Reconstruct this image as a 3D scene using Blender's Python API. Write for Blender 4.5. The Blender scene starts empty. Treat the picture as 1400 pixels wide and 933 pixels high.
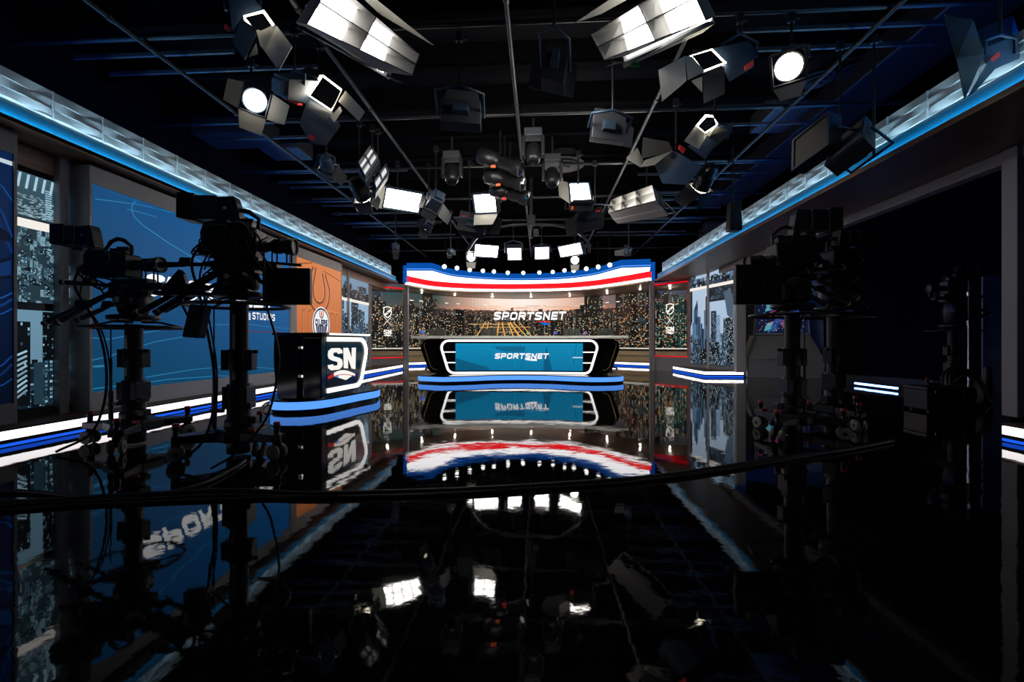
import bpy, math, random
import numpy as np
from mathutils import Vector, Matrix

SC = bpy.context.scene
COL = SC.collection
PI = math.pi
V = Vector
# ------------------------------------------------------------------ camera
F = 622.0                       # focal length in pixels of the 1400 x 933 frame
PSI = math.atan(38.0 / F)       # the camera is turned a little left of the room axis
CAM = V((0, 0, 0.95))
CR = V((math.cos(PSI), math.sin(PSI), 0))
CF = V((-math.sin(PSI), math.cos(PSI), 0))
UP = V((0, 0, 1))


def ray(px, py):
    return CF + CR * ((px - 700.0) / F) + UP * ((468.0 - py) / F)


def at(px, py, d):
    return CAM + ray(px, py) * d


def atX(px, py, X):
    r = ray(px, py)
    return CAM + r * (X / r.x)


def atY(px, py, Y):
    r = ray(px, py)
    return CAM + r * (Y / r.y)


def atZ(px, py, Z):
    r = ray(px, py)
    return CAM + r * ((Z - CAM.z) / r.z)


def make_camera():
    cd = bpy.data.cameras.new('camera')
    cd.sensor_width = 36
    cd.lens = F / 1400.0 * 36
    cd.shift_y = 1.5 / 1400.0
    cd.clip_start = 0.02
    co = bpy.data.objects.new('camera', cd)
    COL.objects.link(co)
    co.location = CAM
    co.rotation_euler = (PI / 2, 0, PSI)
    SC.camera = co


# ------------------------------------------------------------------ materials
def lin(c):
    c = c / 255.0
    return c / 12.92 if c <= 0.04045 else ((c + 0.055) / 1.055) ** 2.4


def rgb(r, g, b):
    return (lin(r), lin(g), lin(b))


def new_mat(name):
    m = bpy.data.materials.new(name)
    m.use_nodes = True
    nt = m.node_tree
    b = nt.nodes['Principled BSDF']
    return m, nt, b


def mat(name, col, rough=0.5, metal=0.0, var=0.18, scale=30.0, bump=0.0, spec=0.5, coat=0.0, stretch=None):
    """painted / plastic / metal surface with a little procedural unevenness"""
    m, nt, b = new_mat(name)
    N, L = nt.nodes, nt.links
    tc = N.new('ShaderNodeTexCoord')
    mp = N.new('ShaderNodeMapping')
    if stretch:
        mp.inputs['Scale'].default_value = stretch
    L.new(tc.outputs['Object'], mp.inputs['Vector'])
    no = N.new('ShaderNodeTexNoise')
    no.inputs['Scale'].default_value = scale
    no.inputs['Detail'].default_value = 4
    L.new(mp.outputs['Vector'], no.inputs['Vector'])
    mx = N.new('ShaderNodeMix')
    mx.data_type = 'RGBA'
    L.new(no.outputs['Fac'], mx.inputs[0])
    mx.inputs[6].default_value = tuple(c * (1 - var) for c in col) + (1,)
    mx.inputs[7].default_value = tuple(min(1, c * (1 + var)) for c in col) + (1,)
    L.new(mx.outputs[2], b.inputs['Base Color'])
    b.inputs['Roughness'].default_value = rough
    b.inputs['Metallic'].default_value = metal
    b.inputs['Specular IOR Level'].default_value = spec
    b.inputs['Coat Weight'].default_value = coat
    if bump:
        bp = N.new('ShaderNodeBump')
        bp.inputs['Strength'].default_value = bump
        bp.inputs['Distance'].default_value = 0.01
        L.new(no.outputs['Fac'], bp.inputs['Height'])
        L.new(bp.outputs['Normal'], b.inputs['Normal'])
    return m


def lamp_mat(name, col, strength):
    m, nt, b = new_mat(name)
    b.inputs['Base Color'].default_value = (0.0, 0.0, 0.0, 1)
    b.inputs['Specular IOR Level'].default_value = 0.0
    b.inputs['Roughness'].default_value = 1.0
    b.inputs['Emission Color'].default_value = tuple(col) + (1,)
    b.inputs['Emission Strength'].default_value = strength
    return m


def screen_mat(name, strength=1.0, rough=0.35):
    """a lit display: shows the picture held by the mesh's own colours"""
    m, nt, b = new_mat(name)
    a = nt.nodes.new('ShaderNodeAttribute')
    a.attribute_name = 'picture'
    b.inputs['Base Color'].default_value = (0.01, 0.01, 0.01, 1)
    b.inputs['Roughness'].default_value = rough
    b.inputs['Specular IOR Level'].default_value = 0.08
    nt.links.new(a.outputs['Color'], b.inputs['Emission Color'])
    b.inputs['Emission Strength'].default_value = strength
    return m


def wood_mat(name, c1, c2, rough=0.45, axis='Y'):
    m, nt, b = new_mat(name)
    N, L = nt.nodes, nt.links
    tc = N.new('ShaderNodeTexCoord')
    mp = N.new('ShaderNodeMapping')
    mp.inputs['Scale'].default_value = (14, 1.2, 14) if axis == 'Y' else (1.2, 14, 14)
    L.new(tc.outputs['Object'], mp.inputs['Vector'])
    no = N.new('ShaderNodeTexNoise')
    no.inputs['Scale'].default_value = 2.0
    no.inputs['Detail'].default_value = 8
    no.inputs['Distortion'].default_value = 0.6
    L.new(mp.outputs['Vector'], no.inputs['Vector'])
    cr = N.new('ShaderNodeValToRGB')
    cr.color_ramp.elements[0].position = 0.3
    cr.color_ramp.elements[0].color = tuple(c1) + (1,)
    cr.color_ramp.elements[1].position = 0.75
    cr.color_ramp.elements[1].color = tuple(c2) + (1,)
    L.new(no.outputs['Fac'], cr.inputs['Fac'])
    L.new(cr.outputs['Color'], b.inputs['Base Color'])
    b.inputs['Roughness'].default_value = rough
    return m


def floor_mat():
    m, nt, b = new_mat('black_gloss_floor')
    N, L = nt.nodes, nt.links
    tc = N.new('ShaderNodeTexCoord')
    n1 = N.new('ShaderNodeTexNoise')
    n1.inputs['Scale'].default_value = 3.5
    n1.inputs['Detail'].default_value = 3
    L.new(tc.outputs['Object'], n1.inputs['Vector'])
    n2 = N.new('ShaderNodeTexNoise')
    n2.inputs['Scale'].default_value = 60
    n2.inputs['Detail'].default_value = 3
    L.new(tc.outputs['Object'], n2.inputs['Vector'])
    mul = N.new('ShaderNodeMath'); mul.operation = 'MULTIPLY'; mul.inputs[1].default_value = 0.035
    L.new(n2.outputs['Fac'], mul.inputs[0])
    add = N.new('ShaderNodeMath'); add.operation = 'ADD'
    L.new(n1.outputs['Fac'], add.inputs[0]); L.new(mul.outputs[0], add.inputs[1])
    bp = N.new('ShaderNodeBump')
    bp.inputs['Strength'].default_value = 0.10
    bp.inputs['Distance'].default_value = 0.012
    L.new(add.outputs[0], bp.inputs['Height'])
    L.new(bp.outputs['Normal'], b.inputs['Normal'])
    # scuffs and dust: small specks that are paler and rougher than the paint
    vo = N.new('ShaderNodeTexVoronoi'); vo.inputs['Scale'].default_value = 26
    L.new(tc.outputs['Object'], vo.inputs['Vector'])
    cr = N.new('ShaderNodeValToRGB')
    cr.color_ramp.elements[0].position = 0.02; cr.color_ramp.elements[0].color = (0.05, 0.05, 0.046, 1)
    cr.color_ramp.elements[1].position = 0.05; cr.color_ramp.elements[1].color = (0.0045, 0.0045, 0.0042, 1)
    L.new(vo.outputs['Distance'], cr.inputs['Fac'])
    L.new(cr.outputs['Color'], b.inputs['Base Color'])
    rr = N.new('ShaderNodeMapRange')
    rr.inputs['From Min'].default_value = 0.3; rr.inputs['From Max'].default_value = 0.7
    rr.inputs['To Min'].default_value = 0.012; rr.inputs['To Max'].default_value = 0.035
    L.new(n1.outputs['Fac'], rr.inputs['Value'])
    L.new(rr.outputs['Result'], b.inputs['Roughness'])
    b.inputs['IOR'].default_value = 1.5
    return m


def glass_mat():
    m = bpy.data.materials.new('clear_glass')
    m.use_nodes = True
    nt = m.node_tree
    nt.nodes.remove(nt.nodes['Principled BSDF'])
    out = nt.nodes['Material Output']
    tr = nt.nodes.new('ShaderNodeBsdfTransparent')
    gl = nt.nodes.new('ShaderNodeBsdfGlossy'); gl.inputs['Roughness'].default_value = 0.02
    fr = nt.nodes.new('ShaderNodeFresnel'); fr.inputs['IOR'].default_value = 1.22
    mx = nt.nodes.new('ShaderNodeMixShader')
    nt.links.new(fr.outputs[0], mx.inputs[0]); nt.links.new(tr.outputs[0], mx.inputs[1]); nt.links.new(gl.outputs[0], mx.inputs[2])
    nt.links.new(mx.outputs[0], out.inputs['Surface'])
    return m


M = {}


def make_materials():
    M['floor'] = floor_mat()
    M['black'] = mat('matt_black_paint', (0.006, 0.006, 0.007), 0.75)
    M['void'] = mat('black_studio_wall', (0.004, 0.004, 0.005), 0.9, spec=0.05)
    M['navy'] = mat('navy_drape', (0.002, 0.003, 0.007), 0.95, scale=8, spec=0.1)
    M['pipe'] = mat('black_steel_pipe', (0.010, 0.010, 0.011), 0.42, 0.1, spec=0.35)
    M['duct'] = mat('painted_duct', (0.006, 0.006, 0.008), 0.5)
    M['joist'] = mat('black_joist_paint', (0.0035, 0.0035, 0.004), 0.9, spec=0.0)
    M['rig'] = mat('camera_black_plastic', (0.009, 0.009, 0.010), 0.42, spec=0.4)
    M['rig2'] = mat('camera_charcoal_metal', (0.012, 0.012, 0.013), 0.38, 0.2)
    M['rubber'] = mat('grey_rubber', (0.26, 0.26, 0.22), 0.7)
    M['redcap'] = mat('red_plastic', (0.45, 0.02, 0.015), 0.45)
    M['tape'] = mat('red_tape', (0.75, 0.03, 0.025), 0.6)
    M['green'] = mat('green_tape', (0.03, 0.45, 0.06), 0.6)
    M['orange'] = mat('orange_tape', (0.8, 0.12, 0.02), 0.6)
    M['scale'] = mat('pale_scale_strip', (0.75, 0.75, 0.70), 0.4)
    M['batten'] = mat('steel_batten', (0.045, 0.045, 0.05), 0.45, 0.1)
    M['chrome'] = mat('chrome', (0.65, 0.65, 0.65), 0.15, 1.0)
    M['grey'] = mat('grey_set_paint', (0.50, 0.485, 0.49), 0.6, scale=12, var=0.06)
    M['dkgrey'] = mat('dark_grey_set_paint', (0.28, 0.27, 0.275), 0.5, scale=12, var=0.08)
    M['soffit'] = wood_mat('brown_laminate', rgb(134, 106, 86), rgb(166, 132, 108), 0.4)
    M['step'] = wood_mat('dark_wood_step', rgb(62, 44, 34), rgb(88, 64, 48), 0.45)
    M['bronze'] = wood_mat('bronze_board', rgb(184, 158, 120), rgb(206, 180, 138), 0.4, 'X')
    M['board'] = mat('led_blue_tinted_board', (0.04, 0.30, 0.42), 0.5, var=0.05, scale=10)  # blue of the LED light is mixed into the board's own colour
    M['white'] = mat('white_panel_paint', (0.46, 0.49, 0.52), 0.5, var=0.05, scale=10)
    M['gloss'] = mat('black_gloss_laminate', (0.004, 0.004, 0.005), 0.12, spec=0.35)
    M['glossgrey'] = mat('grey_gloss_worktop', (0.75, 0.75, 0.71), 0.22)
    M['gold'] = mat('thin_gold_trim', (0.5, 0.36, 0.14), 0.3, 0.8)
    M['housing'] = mat('slate_light_housing', (0.022, 0.025, 0.032), 0.5)
    M['bluehouse'] = mat('blue_grey_housing', (0.024, 0.046, 0.085), 0.45)
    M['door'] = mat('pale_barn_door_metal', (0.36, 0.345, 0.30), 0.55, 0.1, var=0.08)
    M['doordim'] = mat('shaded_barn_door_metal', (0.11, 0.105, 0.10), 0.6)  # door metal darkened: shade on unlit doors is put into the colour
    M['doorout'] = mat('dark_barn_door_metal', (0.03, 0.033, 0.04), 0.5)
    M['leather'] = mat('black_leather', (0.09, 0.095, 0.08), 0.42)
    M['cable'] = mat('black_cable', (0.010, 0.010, 0.010), 0.55)
    M['greencable'] = mat('green_cable', (0.02, 0.10, 0.03), 0.5)
    M['pouch'] = mat('navy_pouch', (0.02, 0.035, 0.07), 0.6)
    M['caramel'] = mat('tan_connector', (0.45, 0.33, 0.14), 0.5)
    M['glass'] = glass_mat()
    M['bluepaint'] = mat('blue_gloss_cap', rgb(22, 96, 190), 0.3)
    M['ledwhite'] = lamp_mat('white_led_strip', (1.0, 0.93, 0.95), 2.2)
    M['cove'] = lamp_mat('cool_white_led_cove', (0.50, 0.82, 1.0), 22.0)
    M['coveblue'] = lamp_mat('blue_led_cove', (0.0, 0.50, 1.0), 30.0)
    M['upblue'] = lamp_mat('blue_led_uplight', (0.0, 0.16, 1.0), 19.0)
    M['ledblue'] = lamp_mat('blue_led_strip', (0.012, 0.12, 0.95), 1.0)
    M['riserblue'] = lamp_mat('light_blue_led_edge', rgb(86, 150, 250), 1.25)
    M['redside'] = lamp_mat('dim_red_led_edge', (0.9, 0.0, 0.005), 0.22)  # top edge's LED dimmed in strength to imitate a glancing view
    M['headwhite'] = lamp_mat('backlit_white_band', (1.0, 0.97, 0.98), 3.0)
    M['headred'] = lamp_mat('backlit_red_band', (0.85, 0.006, 0.010), 2.4)
    M['redled'] = lamp_mat('red_led_edge', (0.9, 0.0, 0.005), 1.0)
    M['headblue'] = lamp_mat('blue_cap_glow', rgb(10, 84, 175), 0.9)  # cap is lit from outside; its blue light is put in as glow
    M['panel'] = lamp_mat('white_led_array', (1.0, 0.96, 0.88), 15.0)
    M['panelkey'] = lamp_mat('white_key_array', (1.0, 0.96, 0.88), 110.0)
    M['crate'] = mat('grey_divider_metal', (0.10, 0.097, 0.088), 0.6, var=0.08)
    M['panelwarm'] = lamp_mat('warm_led_array', (1.0, 0.90, 0.70), 8.0)
    M['paneldim'] = lamp_mat('dim_led_array', (0.95, 0.98, 1.0), 0.8)
    M['lens'] = lamp_mat('lit_fresnel_lens', (1.0, 0.95, 0.84), 22.0)
    M['lensin'] = lamp_mat('lit_fresnel_lens_soft', (1.0, 0.90, 0.68), 24.0)
    M['spotlens'] = lamp_mat('small_spot_lens', (1.0, 0.97, 0.9), 5.0)
    M['tube'] = lamp_mat('blue_led_tube', (0.12, 0.30, 1.0), 14.0)
    M['dark_lens'] = mat('dark_glass', (0.01, 0.012, 0.016), 0.08, coat=0.5)
    M['pin'] = lamp_mat('downlight_lens', (1.0, 0.93, 0.80), 1500.0)
    M['indicator'] = lamp_mat('blue_indicator', (0.05, 0.1, 1.0), 2.0)
    M['picture'] = screen_mat('display_picture', 1.0)
    M['sillwhite'] = lamp_mat('soft_white_line', (1.0, 0.95, 0.88), 0.9)
    M['deskglow'] = lamp_mat('white_led_outline', (1.0, 0.97, 0.93), 1.6)
    M['chromestrip'] = mat('satin_steel', (0.35, 0.36, 0.38), 0.3, 0.9)


# ------------------------------------------------------------------ mesh builder
class MB:
    def __init__(self):
        self.v, self.f, self.m, self.s = [], [], [], []

    def add(self, verts, faces, mi=0, smooth=False):
        o = len(self.v)
        self.v += [V(p) for p in verts]
        for f in faces:
            self.f.append([i + o for i in f])
            self.m.append(mi)
            self.s.append(smooth)
        return self

    def box(self, c, size, mi=0, R=None):
        c = V(c)
        hx, hy, hz = size[0] / 2, size[1] / 2, size[2] / 2
        ps = [V((x, y, z)) for x in (-hx, hx) for y in (-hy, hy) for z in (-hz, hz)]
        if R is not None:
            ps = [R @ p for p in ps]
        fs = [(0, 1, 3, 2), (4, 6, 7, 5), (0, 4, 5, 1), (2, 3, 7, 6), (0, 2, 6, 4), (1, 5, 7, 3)]
        return self.add([p + c for p in ps], fs, mi)

    def beam(self, p0, p1, w, h, mi=0, up=UP):
        """a bar of w x h between two points"""
        p0, p1 = V(p0), V(p1)
        d = (p1 - p0).normalized()
        side = d.cross(up)
        if side.length < 1e-4:
            side = d.cross(V((1, 0, 0)))
        side.normalize()
        u = side.cross(d).normalized()
        ps = []
        for p in (p0, p1):
            for a, b in ((-1, -1), (1, -1), (1, 1), (-1, 1)):
                ps.append(p + side * (a * w / 2) + u * (b * h / 2))
        return self.add(ps, [(3, 2, 1, 0), (4, 5, 6, 7), (0, 1, 5, 4), (1, 2, 6, 5), (2, 3, 7, 6), (3, 0, 4, 7)], mi)

    def hexa(self, a, b, mi=0):
        """solid between two quads a and b (lists of four points, same order)"""
        return self.add(list(a) + list(b), [(3, 2, 1, 0), (4, 5, 6, 7), (0, 1, 5, 4), (1, 2, 6, 5), (2, 3, 7, 6), (3, 0, 4, 7)], mi)

    def plate(self, pts, t, mi=0, mi2=None):
        """flat plate of thickness t from a loop of points; mi2 = other face"""
        pts = [V(p) for p in pts]
        n = (pts[1] - pts[0]).cross(pts[2] - pts[0]).normalized()
        k = len(pts)
        b = [p - n * t for p in pts]
        self.add(pts, [tuple(range(k))], mi)
        self.add(b, [tuple(reversed(range(k)))], mi if mi2 is None else mi2)
        for i in range(k):
            j = (i + 1) % k
            self.add([pts[i], b[i], b[j], pts[j]], [(0, 1, 2, 3)], mi if mi2 is None else mi2)
        return self

    def tube(self, path, r, seg=8, mi=0, cap=True, closed=False):
        path = [V(p) for p in path]
        n = len(path)
        rs = r if isinstance(r, (list, tuple)) else [r] * n
        rings = []
        up = None
        for i in range(n):
            if closed:
                t = path[(i + 1) % n] - path[i - 1]
            else:
                t = path[min(i + 1, n - 1)] - path[max(i - 1, 0)]
            if t.length < 1e-9:
                t = V((0, 0, 1))
            t.normalize()
            if up is None:
                up = V((0, 0, 1)) if abs(t.z) < 0.9 else V((1, 0, 0))
            s = t.cross(up)
            if s.length < 1e-6:
                s = t.cross(V((0, 1, 0)))
            s.normalize()
            up = s.cross(t).normalized()
            rings.append([path[i] + (s * math.cos(2 * PI * k / seg) + up * math.sin(2 * PI * k / seg)) * rs[i] for k in range(seg)])
        vs = [p for rg in rings for p in rg]
        fs = []
        for i in range(n if closed else n - 1):
            a, b = i * seg, ((i + 1) % n) * seg
            for k in range(seg):
                fs.append((a + k, a + (k + 1) % seg, b + (k + 1) % seg, b + k))
        self.add(vs, fs, mi, True)
        if cap and not closed:
            self.add(rings[0], [tuple(reversed(range(seg)))], mi)
            self.add(rings[-1], [tuple(range(seg))], mi)
        return self

    def lathe(self, prof, c=(0, 0, 0), axis=(0, 0, 1), seg=20, mi=0, smooth=False):
        """prof = [(distance along the axis, radius)]"""
        c, ax = V(c), V(axis).normalized()
        s = ax.cross(V((0, 0, 1)) if abs(ax.z) < 0.9 else V((1, 0, 0))).normalized()
        u = ax.cross(s).normalized()
        n = len(prof)
        vs = []
        for h, r in prof:
            for k in range(seg):
                a = 2 * PI * k / seg
                vs.append(c + ax * h + (s * math.cos(a) + u * math.sin(a)) * r)
        fs = []
        for i in range(n - 1):
            for k in range(seg):
                fs.append((i * seg + k, i * seg + (k + 1) % seg, (i + 1) * seg + (k + 1) % seg, (i + 1) * seg + k))
        self.add(vs, fs, mi, True if smooth or seg > 10 else False)
        if prof[0][1] > 1e-5:
            self.add(vs[:seg], [tuple(reversed(range(seg)))], mi)
        if prof[-1][1] > 1e-5:
            self.add(vs[-seg:], [tuple(range(seg))], mi)
        return self

    def prism(self, poly, o, e1, e2, d, mi=0):
        """extrude a 2D outline along e1 x e2 by the vector d"""
        o, e1, e2, d = V(o), V(e1), V(e2), V(d)
        a = [o + e1 * p[0] + e2 * p[1] for p in poly]
        b = [p + d for p in a]
        k = len(poly)
        self.add(a, [tuple(range(k))], mi)
        self.add(b, [tuple(reversed(range(k)))], mi)
        for i in range(k):
            j = (i + 1) % k
            self.add([a[i], a[j], b[j], b[i]], [(0, 3, 2, 1)], mi)
        return self

    def build(self, name, mats, parent=None, bevel=0.0, origin=None, seg=2):
        me = bpy.data.meshes.new(name)
        vs = self.v
        if origin is None and parent is None and vs:
            xs = [p.x for p in vs]; ys = [p.y for p in vs]; zs = [p.z for p in vs]
            origin = V(((min(xs) + max(xs)) / 2, (min(ys) + max(ys)) / 2, min(zs)))
        if origin is None:
            origin = V((0, 0, 0))
        me.from_pydata([tuple(p - origin) for p in vs], [], self.f)
        if not isinstance(mats, (list, tuple)):
            mats = [mats]
        for m in mats:
            me.materials.append(m)
        me.polygons.foreach_set('material_index', self.m)
        me.polygons.foreach_set('use_smooth', self.s)
        me.update()
        o = bpy.data.objects.new(name, me)
        COL.objects.link(o)
        o.location = origin
        if parent is not None:
            o.parent = parent
        if bevel:
            md = o.modifiers.new('edge', 'BEVEL')
            md.width = bevel
            md.segments = seg
            md.limit_method = 'ANGLE'
            md.angle_limit = math.radians(50)
            wd = o.modifiers.new('weld', 'WELD')
            wd.merge_threshold = 1e-5
            o.modifiers.move(1, 0)
        return o


def tag(o, label=None, cat=None, group=None, kind=None):
    if label: o['label'] = label
    if cat: o['category'] = cat
    if group: o['group'] = group
    if kind: o['kind'] = kind
    return o


def empty(name, loc, label, cat, group=None, rz=0.0):
    o = bpy.data.objects.new(name, None)
    COL.objects.link(o)
    o.location = loc
    o.rotation_euler = (0, 0, rz)
    return tag(o, label, cat, group)


class Rel(MB):
    """builder whose points are given in the world but whose object hangs under an unrotated root"""
    def put(self, name, mats, root, bevel=0.0, parent=None):
        org = root.location
        self.v = [p - org for p in self.v]
        return self.build(name, mats, parent or root, bevel)


def catmull(pts, n=8):
    pts = [V(p) for p in pts]
    P = [pts[0] * 2 - pts[1]] + pts + [pts[-1] * 2 - pts[-2]]
    out = []
    for i in range(1, len(P) - 2):
        for k in range(n):
            t = k / n
            a, b, c, d = P[i - 1], P[i], P[i + 1], P[i + 2]
            out.append(0.5 * ((2 * b) + (c - a) * t + (2 * a - 5 * b + 4 * c - d) * t * t + (3 * b - a - 3 * c + d) * t ** 3))
    out.append(pts[-1])
    return out


# ------------------------------------------------------------------ pictures on displays
GLY = {
    'S': (1.0, [[(1.0, .80), (.97, .93), (.82, 1), (.20, 1), (.04, .92), (.0, .76), (.06, .62), (.24, .55), (.76, .45), (.94, .38), (1.0, .24), (.96, .08), (.80, 0), (.18, 0), (.03, .07), (.0, .20)]]),
    'P': (1.0, [[(.05, 0), (.05, 1), (.78, 1), (.95, .9), (.95, .55), (.78, .43), (.05, .43)]]),
    'O': (1.05, [[(.25, 0), (.05, .15), (.05, .85), (.25, 1), (.8, 1), (1.0, .85), (1.0, .15), (.8, 0), (.25, 0), (.05, .15)]]),
    'R': (1.0, [[(.05, 0), (.05, 1), (.78, 1), (.93, .9), (.93, .6), (.78, .48), (.05, .48)], [(.5, .48), (.95, 0)]]),
    'T': (1.0, [[(0, 1), (1, 1)], [(.5, 1), (.5, 0)]]),
    'N': (1.0, [[(.05, 0), (.05, 1)], [(.05, 1), (.95, 0)], [(.95, 0), (.95, 1)]]),
    'E': (.9, [[(.9, 1), (.05, 1), (.05, 0), (.9, 0)], [(.05, .5), (.8, .5)]]),
    'U': (1.0, [[(.05, 1), (.05, .15), (.25, 0), (.75, 0), (.95, .15), (.95, 1)]]),
    'D': (1.0, [[(.05, 0), (.05, 1), (.7, 1), (.95, .8), (.95, .2), (.7, 0), (.05, 0), (.05, .2)]]),
    'I': (.3, [[(.12, 0), (.12, 1)]]),
    'L': (.8, [[(.05, 1), (.05, 0), (.8, 0)]]),
    'H': (1.0, [[(.05, 0), (.05, 1)], [(.95, 0), (.95, 1)], [(.05, .5), (.95, .5)]]),
    '3': (.9, [[(.05, .85), (.2, 1), (.7, 1), (.88, .85), (.88, .65), (.7, .52), (.4, .52)], [(.7, .52), (.9, .38), (.9, .15), (.7, 0), (.2, 0), (.03, .15)]]),
    '2': (.9, [[(.05, .78), (.15, .95), (.35, 1), (.65, 1), (.86, .88), (.86, .66), (.6, .4), (.05, 0), (.9, 0)]]),
}


def plane_map(o, e1, e2):
    o, e1, e2 = V(o), V(e1).normalized(), V(e2).normalized()
    n = e1.cross(e2).normalized()
    return lambda s, t, off: o + e1 * s + e2 * t + n * off


class Pic:
    """a display picture: flat shapes in (s, t), each with its own colour, mapped on to the screen face"""
    STEP = 0.0006

    def __init__(self, mp, maxseg=99.0):
        self.mp, self.maxseg = mp, maxseg
        self.v, self.f, self.c = [], [], []
        self.cl = None                   # clip window

    def quad(self, s0, t0, s1, t1, c, layer=0, top=None):
        if self.cl:
            a, b, d, e = self.cl
            s0, s1, t0, t1 = max(s0, a), min(s1, d), max(t0, b), min(t1, e)
            if s1 <= s0 or t1 <= t0:
                return
        top = top or c
        n = max(1, int(math.ceil((s1 - s0) / self.maxseg)))
        off = 0.001 + layer * self.STEP
        for i in range(n):
            a = s0 + (s1 - s0) * i / n
            b = s0 + (s1 - s0) * (i + 1) / n
            o = len(self.v)
            self.v += [self.mp(a, t0, off), self.mp(b, t0, off), self.mp(b, t1, off), self.mp(a, t1, off)]
            self.f.append((o, o + 1, o + 2, o + 3))
            self.c += [c, c, top, top]

    def poly(self, pts, c, layer=0):
        off = 0.001 + layer * self.STEP
        o = len(self.v)
        self.v += [self.mp(p[0], p[1], off) for p in pts]
        self.f.append(tuple(range(o, o + len(pts))))
        self.c += [c] * len(pts)

    def stroke(self, pts, w, c, layer=0, closed=False, xf=None):
        xf = xf or (lambda p: p)
        pts = [V((p[0], p[1])) for p in pts]
        n = len(pts)
        if n < 2:
            return
        L, R = [], []
        for i in range(n):
            if closed:
                a, b = pts[i - 1], pts[(i + 1) % n]
            else:
                a, b = pts[max(i - 1, 0)], pts[min(i + 1, n - 1)]
            d1 = (pts[i] - a); d2 = (b - pts[i])
            if d1.length < 1e-9: d1 = d2
            if d2.length < 1e-9: d2 = d1
            d1 = d1.normalized(); d2 = d2.normalized()
            t = (d1 + d2)
            if t.length < 1e-6: t = d1
            t.normalize()
            nn = V((-t.y, t.x))
            k = max(0.5, nn.dot(V((-d1.y, d1.x))))
            e = V((0, 0))
            L.append(pts[i] + nn * (w / 2 / k)); R.append(pts[i] - nn * (w / 2 / k))
        for i in range(n if closed else n - 1):
            j = (i + 1) % n
            self.poly([xf(R[i]), xf(R[j]), xf(L[j]), xf(L[i])], c, layer)

    def ell(self, cs, ct, rs, rt, c, layer=0, n=28):
        self.poly([(cs + rs * math.cos(2 * PI * k / n), ct + rt * math.sin(2 * PI * k / n)) for k in range(n)], c, layer)

    def text(self, body, s0, t0, s1, t1, c, layer=0, weight=0.26, shear=0.22, gap=0.34):
        """heavy block lettering that fills the box s0..s1, t0..t1; stroked at its own proportions, then fitted"""
        gap = gap * .9 + weight * .35
        tot = sum(GLY[ch][0] for ch in body) + gap * (len(body) - 1)
        w = weight
        W = tot + w + shear
        kx, kt = (s1 - s0) / W, t1 - t0
        x = 0.0
        for ch in body:
            gw, strokes = GLY[ch]
            xo = x
            xf = lambda p, xo=xo: (s0 + (w / 2 + xo + p[0] + p[1] * shear) * kx, t0 + p[1] * kt)
            for st in strokes:
                pts = [V((a, w / 2 + b * (1 - w))) for a, b in st]
                if ch not in 'S32O':
                    p0, p1, q0, q1 = pts[0].copy(), pts[1].copy(), pts[-1].copy(), pts[-2].copy()
                    pts[0] = p0 + (p0 - p1).normalized() * (w * .5)
                    pts[-1] = q0 + (q0 - q1).normalized() * (w * .5)
                self.stroke(pts, w, c, layer, xf=xf)
            x += gw + gap

    def build(self, name, parent=None, origin=None, m=None):
        me = bpy.data.meshes.new(name)
        vs = self.v
        if origin is None:
            origin = V((0, 0, 0)) if parent is not None else sum(vs, V((0, 0, 0))) / len(vs)
        org = parent.location if parent is not None else origin
        if parent is not None and parent.parent is not None:
            org = org + parent.parent.location
        me.from_pydata([tuple(p - org) for p in vs], [], self.f)
        ca = me.color_attributes.new('picture', 'FLOAT_COLOR', 'CORNER')
        flat = []
        for c in self.c:
            flat += [c[0], c[1], c[2], 1.0]
        ca.data.foreach_set('color', flat)
        me.materials.append(m or M['picture'])
        me.update()
        o = bpy.data.objects.new(name, me)
        COL.objects.link(o)
        if parent is not None:
            o.parent = parent
        else:
            o.location = origin
        return o


def mixc(a, b, t):
    return tuple(a[i] + (b[i] - a[i]) * t for i in range(3))


def mulc(a, k):
    return tuple(x * k for x in a)
# ------------------------------------------------------------------ skyline pictures
def tower(pic, rnd, x0, x1, t0, t1, body, wins, layer, cw, ch, lit=0.5, gapx=0.45, gapy=0.4, kx=1.0):
    pic.quad(x0, t0, x1, t1, body, layer)
    nx = max(1, int((x1 - x0) / cw)); ny = max(1, int((t1 - t0) / ch))
    dx = (x1 - x0) / nx; dy = (t1 - t0) / ny
    for i in range(nx):
        for j in range(ny):
            if rnd.random() < lit:
                c = mulc(rnd.choice(wins), 0.45 + rnd.random() * 0.75)
                a = x0 + (i + gapx / 2) * dx; b = t0 + (j + gapy / 2) * dy
                pic.quad(a, b, a + dx * (1 - gapx), b + dy * (1 - gapy), c, layer + 1)


WARM = [rgb(250, 222, 175), rgb(226, 190, 140), rgb(200, 216, 205), rgb(140, 176, 168), rgb(255, 240, 220), rgb(220, 150, 88), rgb(110, 130, 130), rgb(190, 160, 120)]
DUSK = [rgb(20, 17, 15), rgb(34, 28, 24), rgb(26, 24, 24), rgb(44, 36, 31), rgb(16, 15, 16), rgb(52, 42, 36)]
COOL = [rgb(190, 214, 226), rgb(130, 170, 190), rgb(86, 124, 148), rgb(215, 230, 238)]
SOFT = [rgb(120, 160, 180), rgb(84, 122, 142), rgb(60, 92, 110), rgb(160, 196, 212)]


def lights(pic, rnd, s0, t0, s1, t1, n, cols, size, layer):
    for _ in range(n):
        s = s0 + rnd.random() * (s1 - s0); t = t0 + rnd.random() * (t1 - t0)
        k = size * (0.5 + rnd.random())
        pic.quad(s, t, s + k * (1 + rnd.random()), t + k * (0.6 + rnd.random() * 0.6), mulc(rnd.choice(cols), 0.4 + rnd.random() * 0.8), layer)


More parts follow.
